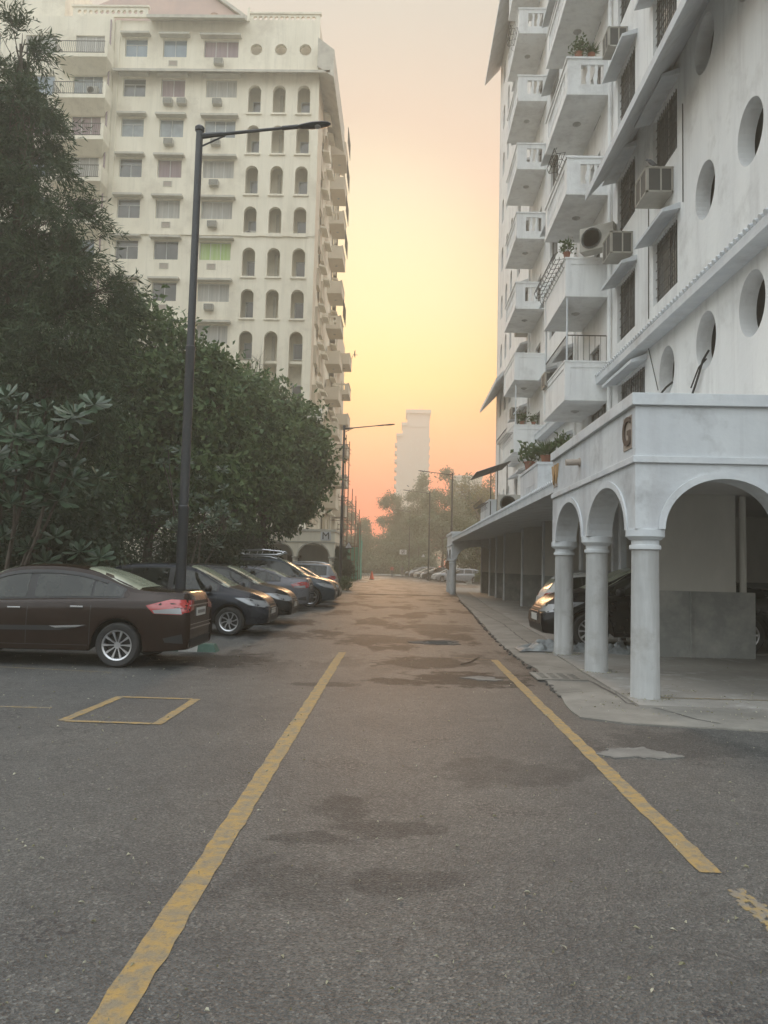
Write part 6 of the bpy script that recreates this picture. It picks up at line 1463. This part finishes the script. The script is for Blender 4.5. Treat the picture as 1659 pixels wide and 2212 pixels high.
# plumeria with big rosettes
def plumeria(label, base, ros, ln, seed, nstem=8):
    r_ = random.Random(seed); o = empty('plumeria', base, label, 'shrub', 'big-leaved frangipani shrubs'); lv = MB(); st = MB()
    for ri, (x, y, z) in enumerate(ros):
        nl = r_.randint(13, 19); tilt = Vector((r_.uniform(-.4,.5), r_.uniform(-.9,-.1), 1)).normalized(); q = tilt.to_track_quat('Z', 'Y')
        for k in range(nl):
            a = 2.4*k+r_.uniform(-.2,.2); el = R(68-62*(k/nl)**.7*1.3+r_.uniform(-8,8)); l_ = ln*(.62+.42*(k/nl))*r_.uniform(.85,1.1); w_ = l_*.17
            d_ = Vector((math.cos(a)*math.cos(el), math.sin(a)*math.cos(el), math.sin(el))); s_ = Vector((-math.sin(a), math.cos(a), 0)); up = d_.cross(s_)*-1
            P0 = Vector((x, y, z)); pr = [(0,.12),(.25,.45),(.55,.95),(.8,1.0),(.94,.6),(1.0,.12)]; vs = []
            for t_, ww in pr:
                c_ = d_*l_*t_ - Vector((0,0,1))*0; c_ = c_+up*(-.10*l_*t_*t_); 
                for sg in (-1, 0, 1): vs.append(P0+q @ (c_+s_*w_*ww*sg+up*(.18*w_*abs(sg)*ww)))
            lv.add(vs, [(3*i+j, 3*i+j+1, 3*i+j+4, 3*i+j+3) for i in range(5) for j in range(2)])
        if ri >= nstem: continue
        b_ = Vector(base); mid = b_.lerp(Vector((x,y,z)), .6)+Vector((r_.uniform(-.2,.2), r_.uniform(-.1,.1), r_.uniform(-.3,.1)))
        st.tube(b_, mid, .035, .026, 7, cap=False).tube(mid, (x,y,z), .026, .018, 7, cap=False)
    lv.build('foliage', 'leaf_plumeria', o, smooth=180); st.build('stem', 'bark', o); return o
r_ = random.Random(12)
ros = [(-7.05,13.8,4.35),(-6.55,13.8,4.25),(-6.05,13.7,4.1),(-5.85,13.8,3.7),(-6.4,13.5,3.75),(-6.9,13.5,3.7),(-7.4,13.7,3.9),(-6.15,13.4,3.3),(-6.65,13.3,3.15),(-5.9,13.6,3.0),(-7.1,13.4,3.05),(-7.5,13.6,3.3),(-6.35,13.3,2.75),(-6.85,13.3,2.5),(-7.5,13.5,2.5),(-7.3,13.8,4.5),(-7.8,13.8,4.2),(-7.9,13.6,3.5),(-6.1,13.5,2.6)]
ros += [(-7.9+2.3*r_.random(), 13.3+1.2*r_.random(), 2.3+2.2*r_.random()) for _ in range(30)]
plumeria('large clump of big glossy paddle leaves at the left edge', (-7.6,14.4,0), ros, .40, 4)
plumeria('low big-leaved plant at the left edge above the roof of the brown sedan', (-7.5,14.5,0), [(-7.3,14,1.95),(-6.8,14,1.75),(-6.4,14.1,1.95),(-6.0,14.3,1.7),(-7.7,13.9,1.55),(-6.6,14.2,1.5),(-5.7,14.5,1.6)], .34, 5, 0)
ros2 = [(-6.4+1.9*r_.random()-.9, 23.0+.6*r_.random(), 3.0+2.0*r_.random()) for _ in range(16)]
plumeria('big-leaved plant half hidden behind the lamp post pole', (-6.3,23.8,0), ros2, .27, 6, 4)
ros3 = [(-7.2+2.6*r_.random(), 21.6+.6*r_.random(), 2.0+1.3*r_.random()) for _ in range(20)]
plumeria('low big-leaved plant over the roof of the navy compact car', (-6.3,22.3,0), ros3, .26, 7, 3)
# ball topiary
tp_ = empty('topiary', (-3.85,50.2,0), 'topiary clipped into two stacked balls behind the second street lamp', 'topiary')
MB().tube((-3.85,50.2,0),(-3.85,50.2,2.0),.06).build('trunk', 'bark', tp_)
for nm, z, r0 in (('lower_ball',1.36,.76),('upper_ball',2.36,.43)):
    MB().lathe([(.01,-r0*.93)]+[(r0*.93*math.cos(R(a)), r0*.93*math.sin(R(a))) for a in range(-75,90,15)]+[(.01,r0*.93)], (-3.85,50.2,z), 18).build('core', 'leaf_topiary', tp_)
    crown([(-3.85,50.2,z,r0,r0,r0)], int(2600*r0), 4, .06, .035, 'leaf_topiary', tp_, spread=.025, shell=.97, name=nm)
def simple_plant(x, y, z, s, label, pot=True, n=160, cat='potted plant', grp='potted plants on the balconies', spiky=False):
    o = empty('potted_plant', (x,y,z), label, cat, grp)
    if pot: MB().lathe([(.09*s,0),(.14*s,.22*s),(.15*s,.22*s),(.15*s,.25*s),(.12*s,.25*s)], (x,y,z), 14).build('pot', 'terracotta', o)
    zb = z+(.3*s if pot else .1)
    Cn = n; dz = np.abs(rng.normal(size=Cn))
    P0 = np.tile(np.array([x,y,zb]), (Cn,1))+rng.normal(size=(Cn,3))*np.array([.05,.05,.03] if spiky else [.14,.14,.14])*s+(0 if spiky else np.array([0,0,.12*s]))
    D = unit(rng.normal(size=(Cn,3))*np.array([1,1,.5])+np.array([0,0,.9])); U = unit(np.cross(D, rng.normal(size=(Cn,3))))
    quads('foliage', P0, D, U, (.34 if spiky else .16)*s*(.6+.8*rng.random(Cn)), (.03 if spiky else .075)*s*(.6+.8*rng.random(Cn)), 'leaf_pot', o); return o
for a in ((4.5,24.0,4.83,1.25,'spiky potted plant on the terrace rim next to the arcade', True),(4.9,23.6,4.83,1.2,'terracotta pot with a bush touching the arcade wall', False),(4.25,25.6,4.83,1.3,'leafy pot at the far corner of the near terrace', False),
          (4.95,23.3,11.18,.8,'small plant in a clay pot on the corner of the planter rack', False),(5.3,34.0,7.95,.8,'bushy plant behind the curled iron rack', False),(5.8,34.0,7.95,.7,'small plant beside the dark door of the small far balcony', False),
          (5.3,23.4,17.7,.9,'yellow-green plants crowding the rim of the highest near balcony', False),(5.7,23.4,17.7,.8,'grassy plant beside the caged box on the highest near balcony', True)):
    simple_plant(*a[:4], a[4], spiky=a[5])
simple_plant(-3.4,48.3,0,1.6,'white-flecked ground plant at the foot of the topiary', pot=False, n=260, cat='plant', grp='plants by the topiary')
# hedges
def hedge(name, pts, w_, h_, label, m='leaf_hedge', n=5200, ln=.10):
    o = empty('hedge', (*pts[0], 0), label, 'hedge'); P0 = []
    tot = sum(math.dist(a, b) for a, b in zip(pts[:-1], pts[1:])); core = MB()
    for a, b in zip(pts[:-1], pts[1:]):
        d = np.array([b[0]-a[0], b[1]-a[1]], float); Ln = np.linalg.norm(d); d /= Ln; nn = np.array([-d[1], d[0]]); k = int(n*Ln/tot)
        t = rng.random(k)*Ln; u = rng.random(k); s_ = np.where(u < .4, rng.uniform(-w_/2, w_/2, k), np.where(u < .7, w_/2, -w_/2)); z = np.where(u < .4, h_, rng.uniform(.05, h_, k))
        P0.append(np.stack([a[0]+d[0]*t+nn[0]*s_, a[1]+d[1]*t+nn[1]*s_, z+.05*np.sin(t*3)], 1)+rng.normal(size=(k,3))*.04)
        c = [(a[0]+nn[0]*w_*.46, a[1]+nn[1]*w_*.46), (b[0]+nn[0]*w_*.46, b[1]+nn[1]*w_*.46), (b[0]-nn[0]*w_*.46, b[1]-nn[1]*w_*.46), (a[0]-nn[0]*w_*.46, a[1]-nn[1]*w_*.46)]
        core.add([(*q, 0) for q in c]+[(*q, h_*.95) for q in c], [(4,5,6,7),(0,1,5,4),(1,2,6,5),(2,3,7,6),(3,0,4,7)])
    P0 = np.concatenate(P0); k = len(P0); D = unit(rng.normal(size=(k,3))+np.array([0,0,.5])); U = unit(np.cross(D, rng.normal(size=(k,3))))
    core.build('branches', 'leaf_dark', o); quads('foliage', P0, D, U, ln*(.6+.8*rng.random(k)), ln*.5*(.6+.8*rng.random(k)), m, o)
hedge('a', [(7.6,78.2),(17,77.6)], 1.6, .95, 'clipped hedge behind the black and white kerb seen through the far arch', n=9000)
hedge('b', [(8.0,79.5),(16,79.4)], 1.0, 1.25, 'taller brownish hedge row directly behind the clipped hedge', n=6000)
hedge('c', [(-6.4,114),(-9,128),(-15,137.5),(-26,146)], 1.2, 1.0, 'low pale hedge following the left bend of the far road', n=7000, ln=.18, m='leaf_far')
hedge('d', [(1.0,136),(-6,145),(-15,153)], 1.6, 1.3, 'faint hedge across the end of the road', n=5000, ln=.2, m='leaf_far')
# trees beyond, fading into the haze
def fartree(x, y, h_, w_, label, m='leaf_far', n=700, ln=.42, seed=0, low=.18):
    r_ = random.Random(seed+int(x*7+y)); bl = []
    for k in range(8):
        t = r_.uniform(low, .88); ww = w_*(1-.55*abs(t-.45)*1.4); bl.append((x+r_.uniform(-.5,.5)*ww, y+r_.uniform(-.4,.4)*ww, h_*t, ww*.42*r_.uniform(.7,1.2), ww*.42, h_*.13*r_.uniform(.8,1.3)))
    bl.append((x, y, h_*.90, w_*.22, w_*.22, h_*.09))
    tree(label, (x, y, 0), bl, n, 14, ln, ln*.5, m, r0=.22, group='trees beyond the far parking row', seed=seed, spread=ln*1.2, shell=.45)
fartree(9.0,91,10.5,6.5,'dark green tree right behind the near end of the far car row', 'leaf_hedge', 1000, .28, 1)
fartree(13.5,88,12,7,'leafy tree partly behind the white block above the far arcade', 'leaf_hedge', 900, .28, 2)
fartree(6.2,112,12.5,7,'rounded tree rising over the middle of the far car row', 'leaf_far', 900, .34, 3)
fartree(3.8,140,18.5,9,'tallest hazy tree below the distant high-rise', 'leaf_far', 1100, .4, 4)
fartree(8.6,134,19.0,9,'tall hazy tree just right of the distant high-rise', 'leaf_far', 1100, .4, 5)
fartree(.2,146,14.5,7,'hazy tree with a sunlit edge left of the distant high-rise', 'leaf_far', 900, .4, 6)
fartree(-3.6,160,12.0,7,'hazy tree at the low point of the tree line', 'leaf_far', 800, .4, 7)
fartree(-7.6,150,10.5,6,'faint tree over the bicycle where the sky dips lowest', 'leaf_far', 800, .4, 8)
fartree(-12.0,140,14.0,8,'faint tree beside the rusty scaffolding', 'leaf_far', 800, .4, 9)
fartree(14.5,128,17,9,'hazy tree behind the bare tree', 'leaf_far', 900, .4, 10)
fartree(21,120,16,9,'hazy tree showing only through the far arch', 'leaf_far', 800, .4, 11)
fartree(3.0,126,6.5,6,'low bushy tree directly behind the far end of the car row', 'leaf_far', 700, .34, 12, .1)
fartree(-.6,140,5.5,5.5,'small round bush tree at the end of the road', 'leaf_far', 600, .34, 13, .1)
fartree(13,97,7,7,'low tree behind the car with roof rails', 'leaf_hedge', 700, .3, 14, .1)
fartree(17.5,86,8,6,'low palm-like tree seen through the far arch', 'leaf_pot', 500, .4, 15, .1)
# bare, sparsely leaved tree
bt = empty('bare_tree', (8.6,79.5,0), 'nearly bare tree with thin golden twigs against the orange sky', 'tree', 'trees beyond the far parking row')
b = MB(); tips = []
def br(p, d, l_, r_, dep, rr):
    q = p+d*l_; b.tube(p, q, r_, r_*.68, 5, cap=False)
    if dep == 0: tips.append(q); return
    for _ in range(3 if dep > 1 else 4):
        nd = (d+Vector((rr.uniform(-.75,.75), rr.uniform(-.75,.75), rr.uniform(-.25,.45)))).normalized(); br(q, nd, l_*rr.uniform(.62,.85), r_*.62, dep-1, rr)
    tips.append(q)
br(Vector((8.6,79.5,0)), Vector((-.02,0,1)), 3.6, .15, 5, random.Random(17))
b.build('trunk', 'pale_bark', bt)
tp3 = np.array([tuple(t) for t in tips]); tp3 = np.repeat(tp3, 5, 0); k = len(tp3); D = unit(rng.normal(size=(k,3))); U = unit(np.cross(D, rng.normal(size=(k,3))))
quads('leaves', tp3+rng.normal(size=(k,3))*.22, D, U, .12+.10*rng.random(k), .05+.05*rng.random(k), 'leaf_gold', bt)
# distant wood closing the horizon
bl = []
r_ = random.Random(31)
for k in range(90): x = -230+460*k/89; bl.append((x, 330+r_.uniform(-20,20), 5+r_.uniform(0,3), 6, 5, 5+r_.uniform(0,4)))
o = crown(bl, 9000, 5, 1.3, .8, 'leaf_far', None, spread=.9, shell=.3, name='distant_wood'); tag(o, kind='stuff')

# ================================================================== HAZE
hm = bpy.data.materials.new('haze'); hm.use_nodes = True; t = hm.node_tree; t.nodes.clear()
out = t.nodes.new('ShaderNodeOutputMaterial'); pv_ = t.nodes.new('ShaderNodeVolumePrincipled'); pv_.inputs['Color'].default_value = (.87,.83,.70,1); pv_.inputs['Density'].default_value = HAZE_D; pv_.inputs['Anisotropy'].default_value = .4
t.links.new(pv_.outputs[0], out.inputs['Volume'])
hz = bx(-305, 305, -30, 405, -1.05, 66).build('haze', 'haze_dummy') if False else None
me = bx(-305, 305, -30, 405, -1.05, 66).mesh('haze', [hm]); hz = link(bpy.data.objects.new('haze', me), None, (0,0,0)); tag(hz, kind='stuff')
